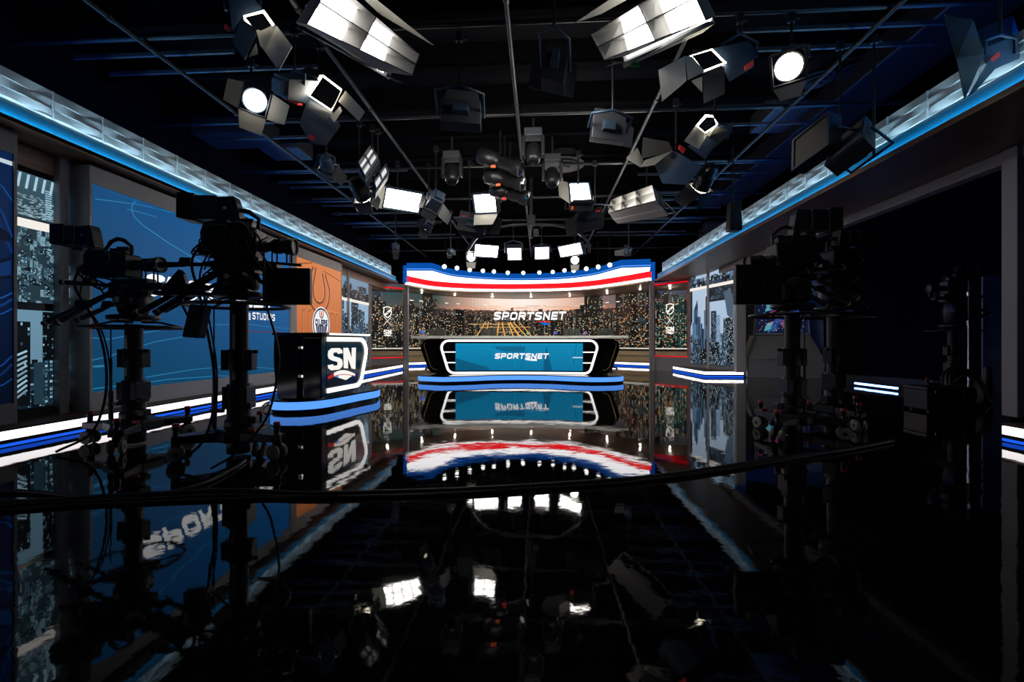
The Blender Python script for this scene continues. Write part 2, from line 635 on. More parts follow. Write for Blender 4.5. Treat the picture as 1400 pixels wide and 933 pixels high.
def blue_city(pic, s0, s1, t0, t1, seed, sky, dark, wins, tall, band=None, cell=0.045, lit=0.4):
    """a monochrome view of city towers inside s0..s1"""
    rnd = random.Random(seed)
    pic.cl = (s0, t0, s1, t1)
    H = t1 - t0; W = s1 - s0
    pic.quad(s0, t0, s1, t1, mulc(sky, 0.8), 0, top=sky)
    lay = 1
    for row in range(4):
        hmax = tall * (1.0 - row * 0.21)
        x = s0 - rnd.random() * 0.2 * W
        while x < s1:
            w = W * (0.12 + rnd.random() * 0.26)
            h = H * hmax * (0.45 + 0.55 * rnd.random())
            if row == 0 and rnd.random() < 0.3:
                x += w * 0.8; continue
            body = mulc(dark[(row + rnd.randrange(2)) % len(dark)], 0.7 + 0.6 * rnd.random())
            tower(pic, rnd, x, x + w, t0, t0 + h, body, wins, lay + row * 3, cell * (0.7 + rnd.random()), cell * (0.6 + rnd.random() * 0.7), lit * (0.4 + rnd.random()), rnd.choice([.15, .4, .5]), rnd.choice([.35, .5]))
            if rnd.random() < 0.4:
                pic.quad(x + w * .3, t0 + h, x + w * .7, t0 + h + H * .03, body, lay + row * 3)
            x += w * (1.0 + rnd.random() * 0.25)
    if band:
        pic.cl = None
    pic.cl = None


# ------------------------------------------------------------------ the room
XL, XR = -4.81, 3.78            # inner edges of the left and right canopies
ZC = 2.97                       # underside of the canopies
YE = 15.2                       # where the canopies meet the corner posts


def struct(o):
    o['kind'] = 'structure'
    return o


def build_room():
    struct(MB().box((0.5, 8.5, -0.05), (22, 27, 0.1)).build('floor', M['floor']))
    struct(MB().box((0.5, 8.5, 5.45), (22, 27, 0.1)).build('ceiling', M['void']))
    struct(MB().box((-6.6, 8.5, 2.7), (0.1, 27, 5.4)).build('wall_left', M['void']))
    struct(MB().box((9.5, 8.5, 2.7), (0.1, 27, 5.4)).build('wall_right', M['navy']))
    struct(MB().box((0.5, 22.0, 2.7), (22, 0.1, 5.4)).build('wall_back', M['void']))
    # ceiling joists running across, lit blue where they pass over the canopies
    for i in range(17):
        y = 2.2 + i * 1.06
        j = MB()
        j.box((0.2, y, 5.18), (17, 0.10, 0.03)); j.box((0.2, y, 5.02), (17, 0.02, 0.3)); j.box((0.2, y, 4.86), (17, 0.10, 0.03))
        o = j.build('ceiling_beam', M['joist'])
        struct(o)


def canopy(side, X0, name):
    """lit canopy edge along a side wall; side = -1 left, +1 right"""
    y0, y1 = -1.5, YE
    L = y1 - y0; yc = (y0 + y1) / 2
    s = side
    outer = X0 + s * (1.75 if s < 0 else 1.17)
    root = MB().box(((X0 + outer) / 2, yc, ZC + 0.02), (abs(outer - X0), L, 0.04)).build(name, M['soffit'])
    tag(root, kind='structure')
    r = Rel().box((X0 + s * 0.035, yc, ZC + 0.005), (0.07, L, 0.05)); r.put('nosing', M['soffit'], root)
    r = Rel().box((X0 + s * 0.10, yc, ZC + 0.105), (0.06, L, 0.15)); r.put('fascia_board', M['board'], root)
    r = Rel().box((X0 + s * 0.054, yc, ZC + 0.036), (0.02, L, 0.012)); r.put('blue_light_strip', M['coveblue'], root)
    r = Rel().box((X0 + s * 0.14, yc, ZC + 0.188), (0.14, L, 0.016)); r.box((X0 + s * 0.073, yc, ZC + 0.20), (0.006, L, 0.016)); r.put('ledge', M['white'], root)
    r = Rel().box((X0 + s * 0.145, yc, ZC + 0.201), (0.03, L, 0.010)); r.put('white_light_strip', M['cove'], root)
    # wave panel: three rows of bowed tiles above the ledge
    w = Rel()
    zb, zt = ZC + 0.20, ZC + 0.56
    rows, mod, nx, nt = 4, 0.535, 14, 4
    xb = X0 + s * 0.215
    nmod = int(L / mod)
    rh = (zt - zb) / rows
    for k in range(rows):
        z0 = zb + k * rh
        vs, fs = [], []
        cols = nmod * nx + 1
        q = nt + 3
        for i in range(cols):
            ph = i / nx + 0.25 * (k % 2)
            b0 = math.sin(PI * ph) ** 2
            y = y0 + i * mod / nx
            vs.append(V((xb + s * .01, y, z0)))
            for j in range(nt + 1):
                f = j / nt
                vs.append(V((xb - s * (0.004 + 0.022 * ((1 - f) * (b0 if k else .35) + (f * (1 - b0) if k < 3 else f * .6))), y, z0 + rh * f)))
            vs.append(V((xb + s * .01, y, z0 + rh)))
        for i in range(cols - 1):
            for j in range(q - 1):
                fs.append((i * q + j, (i + 1) * q + j, (i + 1) * q + j + 1, i * q + j + 1))
        w.add(vs, fs, 0, False)
    for i in range(nmod):                                   # thin seams between modules
        w.box((xb - s * 0.02, y0 + i * mod, (zb + zt) / 2), (0.028, 0.006, zt - zb), 0)
    w.put('wave_panel', M['white'], root)
    r = Rel().box((xb + s * 0.08, yc, (zb + zt) / 2 + 0.0), (0.12, L, zt - zb)); r.put('backing', M['dkgrey'], root)
    r = Rel().box((xb + s * 0.25, yc, zt + 0.08), (0.05, L, 0.02)); r.put('uplight_strip', M['upblue'], root)
    return root


def step_run(name, pts, z, top_m, wide_dir, label=None, light_ends=True):
    """low step whose front edge follows pts (plan points, floor level); wide_dir = plan vector to its back"""
    pts = [V((p[0], p[1], 0)) for p in pts]
    n = len(pts)
    wd = [V(w) for w in wide_dir] if isinstance(wide_dir, list) else [V(wide_dir)] * n
    front = pts
    back = [p + w for p, w in zip(pts, wd)]
    root = MB()
    nrm = []
    for i in range(n):
        t = (pts[min(i + 1, n - 1)] - pts[max(i - 1, 0)]).normalized()
        a = V((t.y, -t.x, 0))
        if a.dot(wd[i]) > 0: a = -a
        nrm.append(a)
    for i in range(n - 1):
        for za, zb, inset in ((z - 0.02, z, 0.0), (0.0, z - 0.02, 0.03)):
            a = [front[i] - nrm[i] * inset + UP * za, front[i + 1] - nrm[i + 1] * inset + UP * za, back[i + 1] + UP * za, back[i] + UP * za]
            b = [front[i] - nrm[i] * inset + UP * zb, front[i + 1] - nrm[i + 1] * inset + UP * zb, back[i + 1] + UP * zb, back[i] + UP * zb]
            root.hexa(a, b)
    ro = root.build(name, top_m)
    tag(ro, kind='structure')
    for nm, za, zb, m in (('white_light_strip', 0.073, 0.150, 'ledwhite'), ('dark_channel', 0.040, 0.073, 'black'), ('blue_light_strip', 0.010, 0.040, 'ledblue')):
        r = Rel()
        for i in range(n - 1):
            o0, o1 = (0.004, 0.03) if m != 'black' else (-0.01, 0.03)
            f0, f1 = front[i] - nrm[i] * o0, front[i + 1] - nrm[i + 1] * o0
            g0, g1 = front[i] - nrm[i] * o1, front[i + 1] - nrm[i + 1] * o1
            r.hexa([f0 + UP * za, f1 + UP * za, g1 + UP * za, g0 + UP * za], [f0 + UP * zb, f1 + UP * zb, g1 + UP * zb, g0 + UP * zb])
        r.put(nm, M[m], ro)
    return ro


XS = -4.77                     # front edge of the left step
XP = -5.0                      # front plane of the left wall panels
# plan of the long curved display wall behind the anchor desk
BW = catmull([at(480, 468, 17.4), at(557, 468, 18.2), at(610, 468, 19.6), at(660, 468, 20.5), at(720, 468, 20.9), at(775, 468, 20.4), at(830, 468, 19.3), at(889, 468, 17.8), at(965, 468, 16.9)], 8)
BWS = [0.0]
for _i in range(1, len(BW)):
    BWS.append(BWS[-1] + (BW[_i] - BW[_i - 1]).length)


def bw_point(s, off=0.0):
    s = max(0.0, min(BWS[-1], s))
    i = 0
    while i < len(BWS) - 2 and BWS[i + 1] < s:
        i += 1
    f = (s - BWS[i]) / (BWS[i + 1] - BWS[i])
    p = BW[i].lerp(BW[i + 1], f)
    a = (BW[min(i + 1, len(BW) - 1)] - BW[max(i - 1, 0)]).normalized()
    b = (BW[min(i + 2, len(BW) - 1)] - BW[i]).normalized()
    t = a.lerp(b, f).normalized()
    nn = V((t.y, -t.x, 0))
    return p + nn * off, nn


def bw_s(px):
    """arc length on the curved wall that is seen at picture column px"""
    best, bs = 1e9, 0
    for k in range(801):
        s = BWS[-1] * k / 800
        p = bw_point(s)[0] - CAM
        c = 700 + F * p.dot(CR) / p.dot(CF)
        if abs(c - px) < best:
            best, bs = abs(c - px), s
    return bs


BZ0, BZ1 = 0.72, 2.93


def bw_map(s, t, off):
    p, nn = bw_point(s, off)
    return V((p.x, p.y, t))


def bw_pic(s, t, off):
    return bw_map(s, t, off + .008)


def curved_wall():
    n = 96
    S = BWS[-1]
    root = MB()
    for i in range(n):
        a0, _ = bw_point(S * i / n); a1, _ = bw_point(S * (i + 1) / n)
        b0, _ = bw_point(S * i / n, -0.12); b1, _ = bw_point(S * (i + 1) / n, -0.12)
        root.hexa([V((p.x, p.y, BZ0)) for p in (a0, a1, b1, b0)], [V((p.x, p.y, BZ1 + 0.05)) for p in (a0, a1, b1, b0)])
    ro = root.build('display_wall', M['gloss'])
    tag(ro, 'long curved video wall showing a city at dusk behind the anchor desk', 'video wall')
    pic = Pic(bw_pic, 0.22)
    rnd = random.Random(11)
    s_of = {p: bw_s(p) for p in (500, 557, 575, 597, 620, 640, 674, 720, 775, 800, 825, 838, 860, 889, 945)}
    H = 2.34
    # sky: greenish grey at the far left, pale peach in the middle, orange-grey at the right
    cols = [(0, rgb(52, 66, 64), rgb(52, 66, 64)), (s_of[597], rgb(120, 100, 92), rgb(60, 76, 74)), (s_of[640], rgb(236, 150, 112), rgb(196, 160, 140)),
            (s_of[674], rgb(255, 190, 148), rgb(255, 230, 214)), (s_of[720], rgb(255, 206, 176), rgb(255, 242, 232)), (s_of[775], rgb(255, 178, 130), rgb(236, 194, 172)),
            (s_of[825], rgb(210, 128, 96), rgb(124, 104, 104)), (s_of[889], rgb(110, 84, 76), rgb(66, 66, 72)), (S, rgb(96, 70, 60), rgb(64, 60, 62))]
    for (sa, ba, ta), (sb, bb, tb) in zip(cols, cols[1:]):
        k = max(2, int((sb - sa) / 0.15))
        for i in range(k):
            f = (i + .5) / k
            pic.quad(sa + (sb - sa) * i / k, H - .1, sa + (sb - sa) * (i + 1) / k, 2.62, mixc(ba, bb, f), 0, top=mixc(ta, tb, f)); pic.quad(sa + (sb - sa) * i / k, 2.62, sa + (sb - sa) * (i + 1) / k, BZ1, mixc(ta, tb, f), 0)
    for i in range(26):      # streaks of cloud
        s = s_of[620] + rnd.random() * (s_of[838] - s_of[620] - 1.0); t = H + .12 + rnd.random() * .2
        pic.quad(s, t, s + .5 + rnd.random() * .9, t + .015 + rnd.random() * .02, rnd.choice([rgb(228, 184, 160), rgb(255, 222, 200), rgb(206, 150, 126), rgb(190, 150, 134)]), 1)
    # ground
    pic.quad(0, BZ0, S, H, rgb(12, 10, 9), 1, top=rgb(34, 27, 24))
    lay = 2
    # distant blocks along the horizon
    for row, (n_, hh, lo) in enumerate(((120, .06, .0), (110, .05, .25), (90, -.1, .5), (70, -.32, .75), (60, -.6, .9))):
        for i in range(n_):
            s = S * (i + rnd.random() * 0.8) / n_
            w = S / n_ * (0.5 + rnd.random() * 0.9)
            top = H + hh * (0.3 + rnd.random())
            tower(pic, rnd, s, s + w, max(BZ0, top - .75), top, mixc(mulc(rnd.choice(DUSK), (0.4 + .6 * rnd.random())), rgb(112, 84, 74), max(0, .85 - row * .24) * (1 - min(1, abs(s - S * .5) / (S * .45)))), WARM, lay, .045, .042, .10 + .05 * row, .35, .4)
        lay += 2
    # tall towers to the left and right, nearer
    tall = [(505, 528, 2.55), (512, 520, 2.88), (556, 566, 2.6), (568, 572, 2.35), (577, 591, 3.2), (591, 597, 2.75), (600, 608, 2.3), (622, 634, 2.37), (640, 648, 2.2), (787, 796, 2.42), (793, 800, 2.58),
            (799, 824, 3.2), (752, 758, 2.36), (736, 742, 2.46), (698, 702, 2.5), (842, 852, 3.2), (853, 862, 3.2), (862, 872, 3.2), (874, 882, 3.2), (884, 892, 3.2), (893, 903, 3.0), (905, 914, 2.9), (918, 928, 2.75)]
    for (a, b, top) in tall:
        sa, sb = bw_s(a), bw_s(b)
        far = 835 < a
        tower(pic, rnd, sa, sb, BZ0, min(top, BZ1), mulc(rnd.choice(DUSK), .6), WARM + ([rgb(80, 130, 132)] * 2 if far else []), lay, .06, .055, .22, .40, .4)
    for j in range(9):
        sa = bw_s(889 + j * 6.2); w_ = (bw_s(945) - bw_s(889)) * (.10 + .05 * rnd.random())
        tower(pic, rnd, sa, sa + w_, BZ0 + .3 * rnd.random(), 2.2 + .6 * rnd.random(), mulc(rgb(10, 34, 32), .6 + .8 * rnd.random()), [rgb(60, 130, 118), rgb(120, 170, 150), rgb(236, 180, 110), rgb(90, 150, 140)], lay, .06, .06, .35, .45, .45)
    for j in range(3):
        pic.stroke([(bw_s(910), .85 + j * .14), (bw_s(945), 1.12 + j * .17)], .035, rgb(190, 140, 80), lay + 1)
    lay += 2
    lights(pic, rnd, 0, BZ0, S, H - .35, 900, WARM, .024, lay)
    lights(pic, rnd, s_of[838], BZ0, S, 2.6, 130, [rgb(220, 110, 50), rgb(230, 140, 70)], .030, lay)
    # boulevards of golden light running to the vanishing point
    for (b0, b1, w) in ((652, 664, .05), (664, 668, .05), (679, 682, .07), (690, 686, .06), (702, 694, .06), (710, 697, .08), (720, 702, .05), (727, 710, .04)):
        pic.stroke([(bw_s(b0), 1.22), (bw_s(b1), 1.86)], w, rgb(228, 170, 84), lay + 1)
    for t, a, b in ((1.40, 680, 712), (1.62, 655, 725), (1.75, 640, 700)):
        pic.stroke([(bw_s(a), t), (bw_s(b), t + .02)], .03, rgb(210, 168, 110), lay + 1)
    for px_, col in ((720, rgb(90, 220, 150)), (575, rgb(90, 120, 255)), (757, rgb(120, 120, 230)), (798, rgb(170, 130, 190))):
        s = bw_s(px_); pic.quad(s, 1.3, s + .16, 1.42, mulc(col, .7), lay + 1)
    pic.quad(bw_s(873), 1.75, bw_s(883), 1.9, rgb(44, 62, 70), lay + 1)
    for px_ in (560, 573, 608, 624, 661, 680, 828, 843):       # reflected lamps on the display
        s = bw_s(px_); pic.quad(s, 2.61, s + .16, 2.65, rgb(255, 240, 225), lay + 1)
    # wordmark with its red and blue wave
    s0, s1 = s_of[674], s_of[775]
    pic.text('SPORTSNET', s0, 1.96, s1, 2.33, (1.1, 1.1, 1.1), lay + 24, .25, .24, .36)
    wa, wb = bw_s(730.5), bw_s(753)
    ww = wb - wa
    pic.poly([(wa, 1.83), (wa + ww * .3, 1.91), (wa + ww * .6, 1.93), (wb, 1.90), (wb, 1.82), (wa + ww * .6, 1.88), (wa + ww * .3, 1.87)], rgb(226, 50, 24), lay + 24)
    pic.poly([(wa + ww * .3, 1.84), (wa + ww * .62, 1.85), (wb, 1.80), (wb, 1.75), (wa + ww * .62, 1.72)], rgb(20, 104, 200), lay + 24)
    p = pic.build('picture', ro)
    # lit sill under the display and the boards below it
    for nm, z0, z1, off, m in (('light_sill', BZ0 - .03, BZ0, 0.05, 'sillwhite'), ('base_board', 0.17, BZ0 - .03, 0.02, 'bronze'), ('base_rail', 0.42, 0.45, 0.06, 'door'), ('shadow_gap', 0.60, 0.66, 0.03, 'black')):
        r = Rel()
        for i in range(n):
            a0, _ = bw_point(S * i / n, off); a1, _ = bw_point(S * (i + 1) / n, off)
            b0, _ = bw_point(S * i / n, -.1); b1, _ = bw_point(S * (i + 1) / n, -.1)
            r.hexa([V((q.x, q.y, z0)) for q in (a0, a1, b1, b0)], [V((q.x, q.y, z1)) for q in (a0, a1, b1, b0)])
        r.put(nm, M[m], ro)
    # the lit step that runs along its foot
    pts = [bw_point(S * i / 40, 0.55)[0] for i in range(41)]
    back = [bw_point(S * i / 40, 0.02)[0] - bw_point(S * i / 40, 0.55)[0] for i in range(41)]
    step_run('trim_3', pts, 0.17, M['step'], back)


def loft(r, A, B):
    n = min(len(A), len(B))
    for i in range(n - 1):
        r.add([A[i], A[i + 1], B[i + 1], B[i]], [(0, 1, 2, 3)], 0, False)


def header():
    """curved lit header hung in front of the video wall"""
    low = [(556.7, 389.2), (591, 395), (630, 397.8), (675, 398.8), (720, 398.8), (771, 397.6), (810, 394.8), (848.5, 389.8), (888, 383.7)]
    W = []
    for px, py in low:
        W.append(atZ(px, py, 2.93))
    W = catmull([V((p.x, p.y, 0)) for p in W], 6)

    def band(z0, z1, off=0.0):
        out = []
        for i, p in enumerate(W):
            t = (W[min(i + 1, len(W) - 1)] - W[max(i - 1, 0)]).normalized()
            nn = V((t.y, -t.x, 0))
            out.append((p + nn * off + UP * z0, p + nn * off + UP * z1, p - nn * 0.08 + UP * z0, p - nn * 0.08 + UP * z1))
        return out

    def solid(r, bd):
        for a, b in zip(bd, bd[1:]):
            r.hexa([a[0], b[0], b[2], a[2]], [a[1], b[1], b[3], a[3]])

    root = MB()
    solid(root, band(2.88, 2.93, 0.02))
    ro = root.build('curved_header', M['bronze'])
    tag(ro, 'curved header with white, red and blue lit bands over the video wall', 'header')
    for nm, z0, z1, off, m in (('lower_white_band', 2.935, 3.015, 0.0, 'headwhite'), ('shadow_line', 3.015, 3.05, -0.03, 'dkgrey'), ('red_band', 3.05, 3.215, 0.0, 'headred'), ('shadow_line', 3.215, 3.235, -0.02, 'black')):
        r = Rel(); solid(r, band(z0, z1, off)); r.put(nm, M[m], ro)
    # blue cap: straight wings at both ends and a tighter curve between them
    blue = [(556.5, 370), (574, 370), (591, 370), (610, 375.5), (630, 379), (675, 382.3), (720, 383.2), (771, 381.2), (810, 376.5), (830, 371.5), (849, 366.2), (868, 365.6), (889, 365)]
    BP = [atZ(px, py, 3.375) for px, py in blue]
    mid = catmull([V((p.x, p.y, 0)) for p in BP[2:-2]], 6)
    plan = [V((BP[0].x, BP[0].y, 0)), V((BP[1].x, BP[1].y, 0))] + mid + [V((BP[-2].x, BP[-2].y, 0)), V((BP[-1].x, BP[-1].y, 0))]
    # white band: from the top of the red curve up to the underside of the cap
    def resample(c, n):
        ls = [0]
        for a, b in zip(c, c[1:]): ls.append(ls[-1] + (b - a).length)
        out = []
        for k in range(n + 1):
            s = ls[-1] * k / n; i = 0
            while i < len(ls) - 2 and ls[i + 1] < s: i += 1
            f = (s - ls[i]) / max(1e-9, ls[i + 1] - ls[i])
            out.append(c[i].lerp(c[i + 1], f))
        return out
    A = [p + UP * 3.235 for p in resample(W, 60)]
    B = [p + UP * 3.36 for p in resample(plan, 60)]
    r = Rel(); loft(r, A, B)
    loft(r, [p + V((0, .06, .0)) for p in B], [p + V((0, .06, .0)) for p in A])
    r.put('upper_white_band', M['headwhite'], ro)
    r = Rel()
    P = resample(plan, 120)
    for i in range(len(plan) - 1):
        a, b = plan[i], plan[i + 1]
        o = V((0, 0.4, 0)); f = V((0, -0.05, 0))
        r.hexa([a + UP * 3.36 + f, b + UP * 3.36 + f, b + o + UP * 3.36, a + o + UP * 3.36], [a + UP * 3.62 + f, b + UP * 3.62 + f, b + o + UP * 3.62, a + o + UP * 3.62])
    r.put('blue_cap', M['headblue'], ro)
    r = Rel()
    for i in range(len(plan) - 1):
        a, b = plan[i], plan[i + 1]
        f = V((0, -0.09, 0)); g = V((0, 0.0, 0))
        r.hexa([a + UP * 3.40 + f, b + UP * 3.40 + f, b + g + UP * 3.40, a + g + UP * 3.40], [a + UP * 3.425 + f, b + UP * 3.425 + f, b + g + UP * 3.425, a + g + UP * 3.425])
    r.put('cap_highlight', M['riserblue'], ro)  # glowing strip stands in for the highlight low on the cap
    # brown soffit from the header back to the video wall, with pin downlights
    S = BWS[-1]
    n = 60
    C0 = [p + UP * 2.89 for p in resample(W, n)]
    sa, sb = bw_s(557), bw_s(889)
    C1 = [bw_map(sa + (sb - sa) * i / n, 2.945, -0.02) for i in range(n + 1)]
    so = MB()
    for i in range(n):
        so.hexa([C0[i], C0[i + 1], C1[i + 1], C1[i]], [p + UP * 0.03 for p in (C0[i], C0[i + 1], C1[i + 1], C1[i])])
    so = so.build('trim_4', M['soffit']); struct(so)
    for pa, pb, q0, q1 in ((502, 556, at(503, 468, 15.15), at(556, 468, 16.1)), (890, 944, at(890, 468, 15.7), at(944, 468, 14.55))):
        sa_, sb_ = bw_s(pa), bw_s(pb)
        so2 = MB()
        for i in range(8):
            P = [q0.lerp(q1, i / 8), q0.lerp(q1, (i + 1) / 8)]
            Q = [bw_map(sa_ + (sb_ - sa_) * i / 8, 2.945, -.02), bw_map(sa_ + (sb_ - sa_) * (i + 1) / 8, 2.945, -.02)]
            a = [V((P[0].x, P[0].y, 2.87)), V((P[1].x, P[1].y, 2.87)), Q[1], Q[0]]
            so2.hexa(a, [p + UP * .03 for p in a])
        struct(so2.build('trim_10', M['soffit']))
        m_ = (q0.lerp(q1, .5)).lerp(bw_map((sa_ + sb_) / 2, 0, 0), .45)
        dl = MB().lathe([(0, .045), (.03, .045)], (m_.x, m_.y, 2.865), (0, 0, 1), 12).build('ceiling_downlight', M['chromestrip'])
        tag(dl, 'tiny bright downlight in the soffit behind the %s red framed window' % ('left' if pa < 700 else 'right'), 'downlight', 'downlights in the curved soffit')
        q = Rel().lathe([(0, .022), (.012, .022)], (m_.x, m_.y, 2.85), (0, 0, 1), 10); q.put('lamp', M['pin'], dl)
    for k, (px, py) in enumerate([(576.6, 399.5), (622, 402.6), (673, 405), (726, 405), (779, 403.7), (830, 400), (875, 394.7)]):
        p = atZ(px, py, 2.91)
        o = MB().lathe([(0, .045), (.03, .045)], p - UP * .025, (0, 0, 1), 12).build('ceiling_downlight', M['chromestrip'])
        side = ['far left', 'second from the left', 'third from the left', 'middle', 'third from the right', 'second from the right', 'far right'][k]
        tag(o, 'tiny bright downlight in the brown curved soffit, %s of seven' % side, 'downlight', 'downlights in the curved soffit')
        q = Rel().lathe([(0, .02), (.012, .02)], p - UP * .036, (0, 0, 1), 10); q.put('lamp', M['pin'], o)
    return W


def corner_post(px, d, name):
    p = at(px, 468, d)
    o = MB().box((p.x, p.y, 1.49), (0.14, 0.14, 2.98)).build(name, M['dkgrey'], bevel=.006)
    struct(o)
    c = Rel().box((p.x, p.y - .02, 3.29), (0.17, 0.18, 0.60)); c.put('blue_cap', M['headblue'], o)  # LED-lit blue of the post cap is put in as glow


def portal(name, pa, da, pb, db, zt, zb, label, shield_px, decals):
    """glazed opening with a red lit edge in a dark wall between two picture columns"""
    A = at(pa[0], 468, da); B = at(pb[0], 468, db)
    e = V((B.x - A.x, B.y - A.y, 0)); Lg = e.length; e.normalize()
    n = V((e.y, -e.x, 0))
    o = V((A.x, A.y, 0))
    w0, w1 = pa[1] * Lg, pb[1] * Lg
    root = MB()
    def pl(r, s0, s1, z0, z1, f0, f1):
        a = [o + e * s + n * f + UP * z0 for s, f in ((s0, f1), (s1, f1), (s1, f0), (s0, f0))]
        r.hexa(a, [p + UP * (z1 - z0) for p in a])
    pl(root, 0, w0, 0.0, ZC, -.12, 0); pl(root, w1, Lg, 0.0, ZC, -.12, 0)
    pl(root, w0, w1, zt, ZC, -.12, 0); pl(root, w0, w1, 0.0, zb, -.12, 0)
    ro = root.build(name, M['dkgrey'])
    tag(ro, label, 'window wall')
    r = Rel(); k = .028
    pl(r, w0, w1, zt - k, zt, -.05, .012); pl(r, w0, w1, zb, zb + k, -.05, .012)
    r.put('red_light_edge', M['redled'], ro)
    r = Rel(); pl(r, w0, w0 + k * .4, zb + k, zt - k, -.05, .004); pl(r, w1 - k * .4, w1, zb + k, zt - k, -.05, .004)
    r.put('red_side_edge', M['redside'], ro)
    r = Rel(); pl(r, w0 + .03, w1 - .03, zb + .03, zt - .03, -.05, -.04); g = r.put('pane', M['glass'], ro)
    # emblems on the glass
    mp = plane_map(o + n * -.037, e, UP)
    pic = Pic(mp)
    sc = lambda px: (lambda q: (q - o).dot(e))(line_hit(px, o, n))
    cs = sc(shield_px)
    c = rgb(250, 246, 236)
    def zz(py):
        q = line_hit(shield_px, o, n); d = (q - CAM).dot(CF)
        return .95 + (468 - py) * d / F
    zs0, zs1 = zz(decals[0]), zz(decals[1])      # shield top / bottom
    h = zs0 - zs1; w = h * .40
    sh = [(-w, zs0 - h * .10), (-w * .5, zs0 - h * .04), (0, zs0), (w * .5, zs0 - h * .04), (w, zs0 - h * .10), (w * .86, zs0 - h * .30), (w, zs0 - h * .5), (w * .86, zs0 - h * .74), (w * .45, zs0 - h * .90), (0, zs1), (-w * .45, zs0 - h * .90), (-w * .86, zs0 - h * .74), (-w, zs0 - h * .5), (-w * .86, zs0 - h * .30)]
    pic.stroke([(cs + a, b) for a, b in sh], h * .10, c, 1, closed=True)
    pic.stroke([(cs - w * .75, zs0 - h * .80), (cs + w * .8, zs0 - h * .28)], h * .20, c, 1)
    pic.text('NHL', cs - w * .45, zs0 - h * .62, cs + w * .5, zs0 - h * .46, rgb(40, 40, 40), 2, .22, 0.1, .3)
    zx = zz(decals[2]); kx = h * .38
    pic.stroke([(cs - kx, zx - kx), (cs + kx, zx + kx)], h * .05, c, 1)
    pic.stroke([(cs - kx, zx + kx), (cs + kx, zx - kx)], h * .05, c, 1)
    z0, z1 = zz(decals[4]), zz(decals[3])
    hh = z1 - z0
    sn_logo(pic, cs - hh * .62, z0, cs + hh * .62, z1, 1, c, c, c)
    pic.build('emblem', ro)
    return ro


def line_hit(px, o, n):
    r = ray(px, 468)
    t = (V((o.x, o.y, 0)) - V((CAM.x, CAM.y, 0))).dot(n) / V((r.x, r.y, 0)).dot(n)
    return V((CAM.x, CAM.y, 0)) + V((r.x, r.y, 0)) * t


def sn_logo(pic, s0, t0, s1, t1, layer, c, red, blue):
    """two tall heavy letters over a wave and a point"""
    w, h = s1 - s0, t1 - t0
    tl = t0 + h * .36
    H = t1 - tl
    k = w * .30
    # S
    S_ = GLY['S'][1][0]
    sw = w * .50
    g = .20
    xf = lambda p: (s0 + w * .01 + p[0] / .56 * sw, tl + p[1] * H)
    pic.stroke([(g / 2 + a * (.56 - g), g / 2 + b * (1 - g)) for a, b in S_], g, c, layer, xf=xf)
    # N
    x0, x1 = s0 + w * .545, s0 + w * .985
    bw_ = (x1 - x0) * .36
    pic.poly([(x0, tl + H * .04), (x0 + bw_, tl), (x0 + bw_ * .98, t1), (x0 - w * .015, t1)], c, layer)
    pic.poly([(x1 - bw_, tl - H * .02), (x1, tl - H * .08), (x1 + w * .02, t1), (x1 - bw_ * .92, t1)], c, layer)
    pic.poly([(x0 + bw_ * .1, t1), (x0 + bw_ * 1.05, t1), (x1 - bw_ * .1, tl - H * .03), (x1 - bw_ * 1.0, tl)], c, layer)
    # wave and point
    n = 10
    up_, lo_ = [], []
    for i in range(n + 1):
        f = i / n
        arch = math.sin(PI * min(1, f * .9 + .08))
        up_.append((s0 + w * (.02 + .95 * f), t0 + h * (.15 + .18 * arch)))
        lo_.append((s0 + w * (.02 + .95 * f), t0 + h * (.09 + .13 * arch * (1 - .25 * f))))
    for i in range(n):
        pic.poly([lo_[i], lo_[i + 1], up_[i + 1], up_[i]], c if i > 1 else red, layer)
    pic.stroke([(p[0], p[1] - h * .005) for p in lo_], h * .02, red, layer + 1)
    for i in range(n):
        f0, f1 = .22 + .7 * i / n, .22 + .7 * (i + 1) / n
        def top(f): return t0 + h * (.08 + .12 * math.sin(PI * (f * .9 + .05)))
        def bot(f):
            g = abs(f - .62) / .42
            return t0 + h * (.0 + .17 * min(1, g ** .8))
        pic.poly([(s0 + w * f0, min(bot(f0), top(f0))), (s0 + w * f1, min(bot(f1), top(f1))), (s0 + w * f1, top(f1)), (s0 + w * f0, top(f0))], c if .3 < f0 < .8 else blue, layer)


def frame_box(r, Xf, Xb, y0, y1, z0, z1, iy0, iy1, iz0, iz1):
    """box frame on the left wall with an opening iy/iz in its front"""
    xm, dx = (Xf + Xb) / 2, abs(Xf - Xb)
    def b(ya, yb, za, zb): r.box((xm, (ya + yb) / 2, (za + zb) / 2), (dx, yb - ya, zb - za))
    b(y0, iy0, z0, z1); b(iy1, y1, z0, z1); b(iy0, iy1, z0, iz0); b(iy0, iy1, iz1, z1)


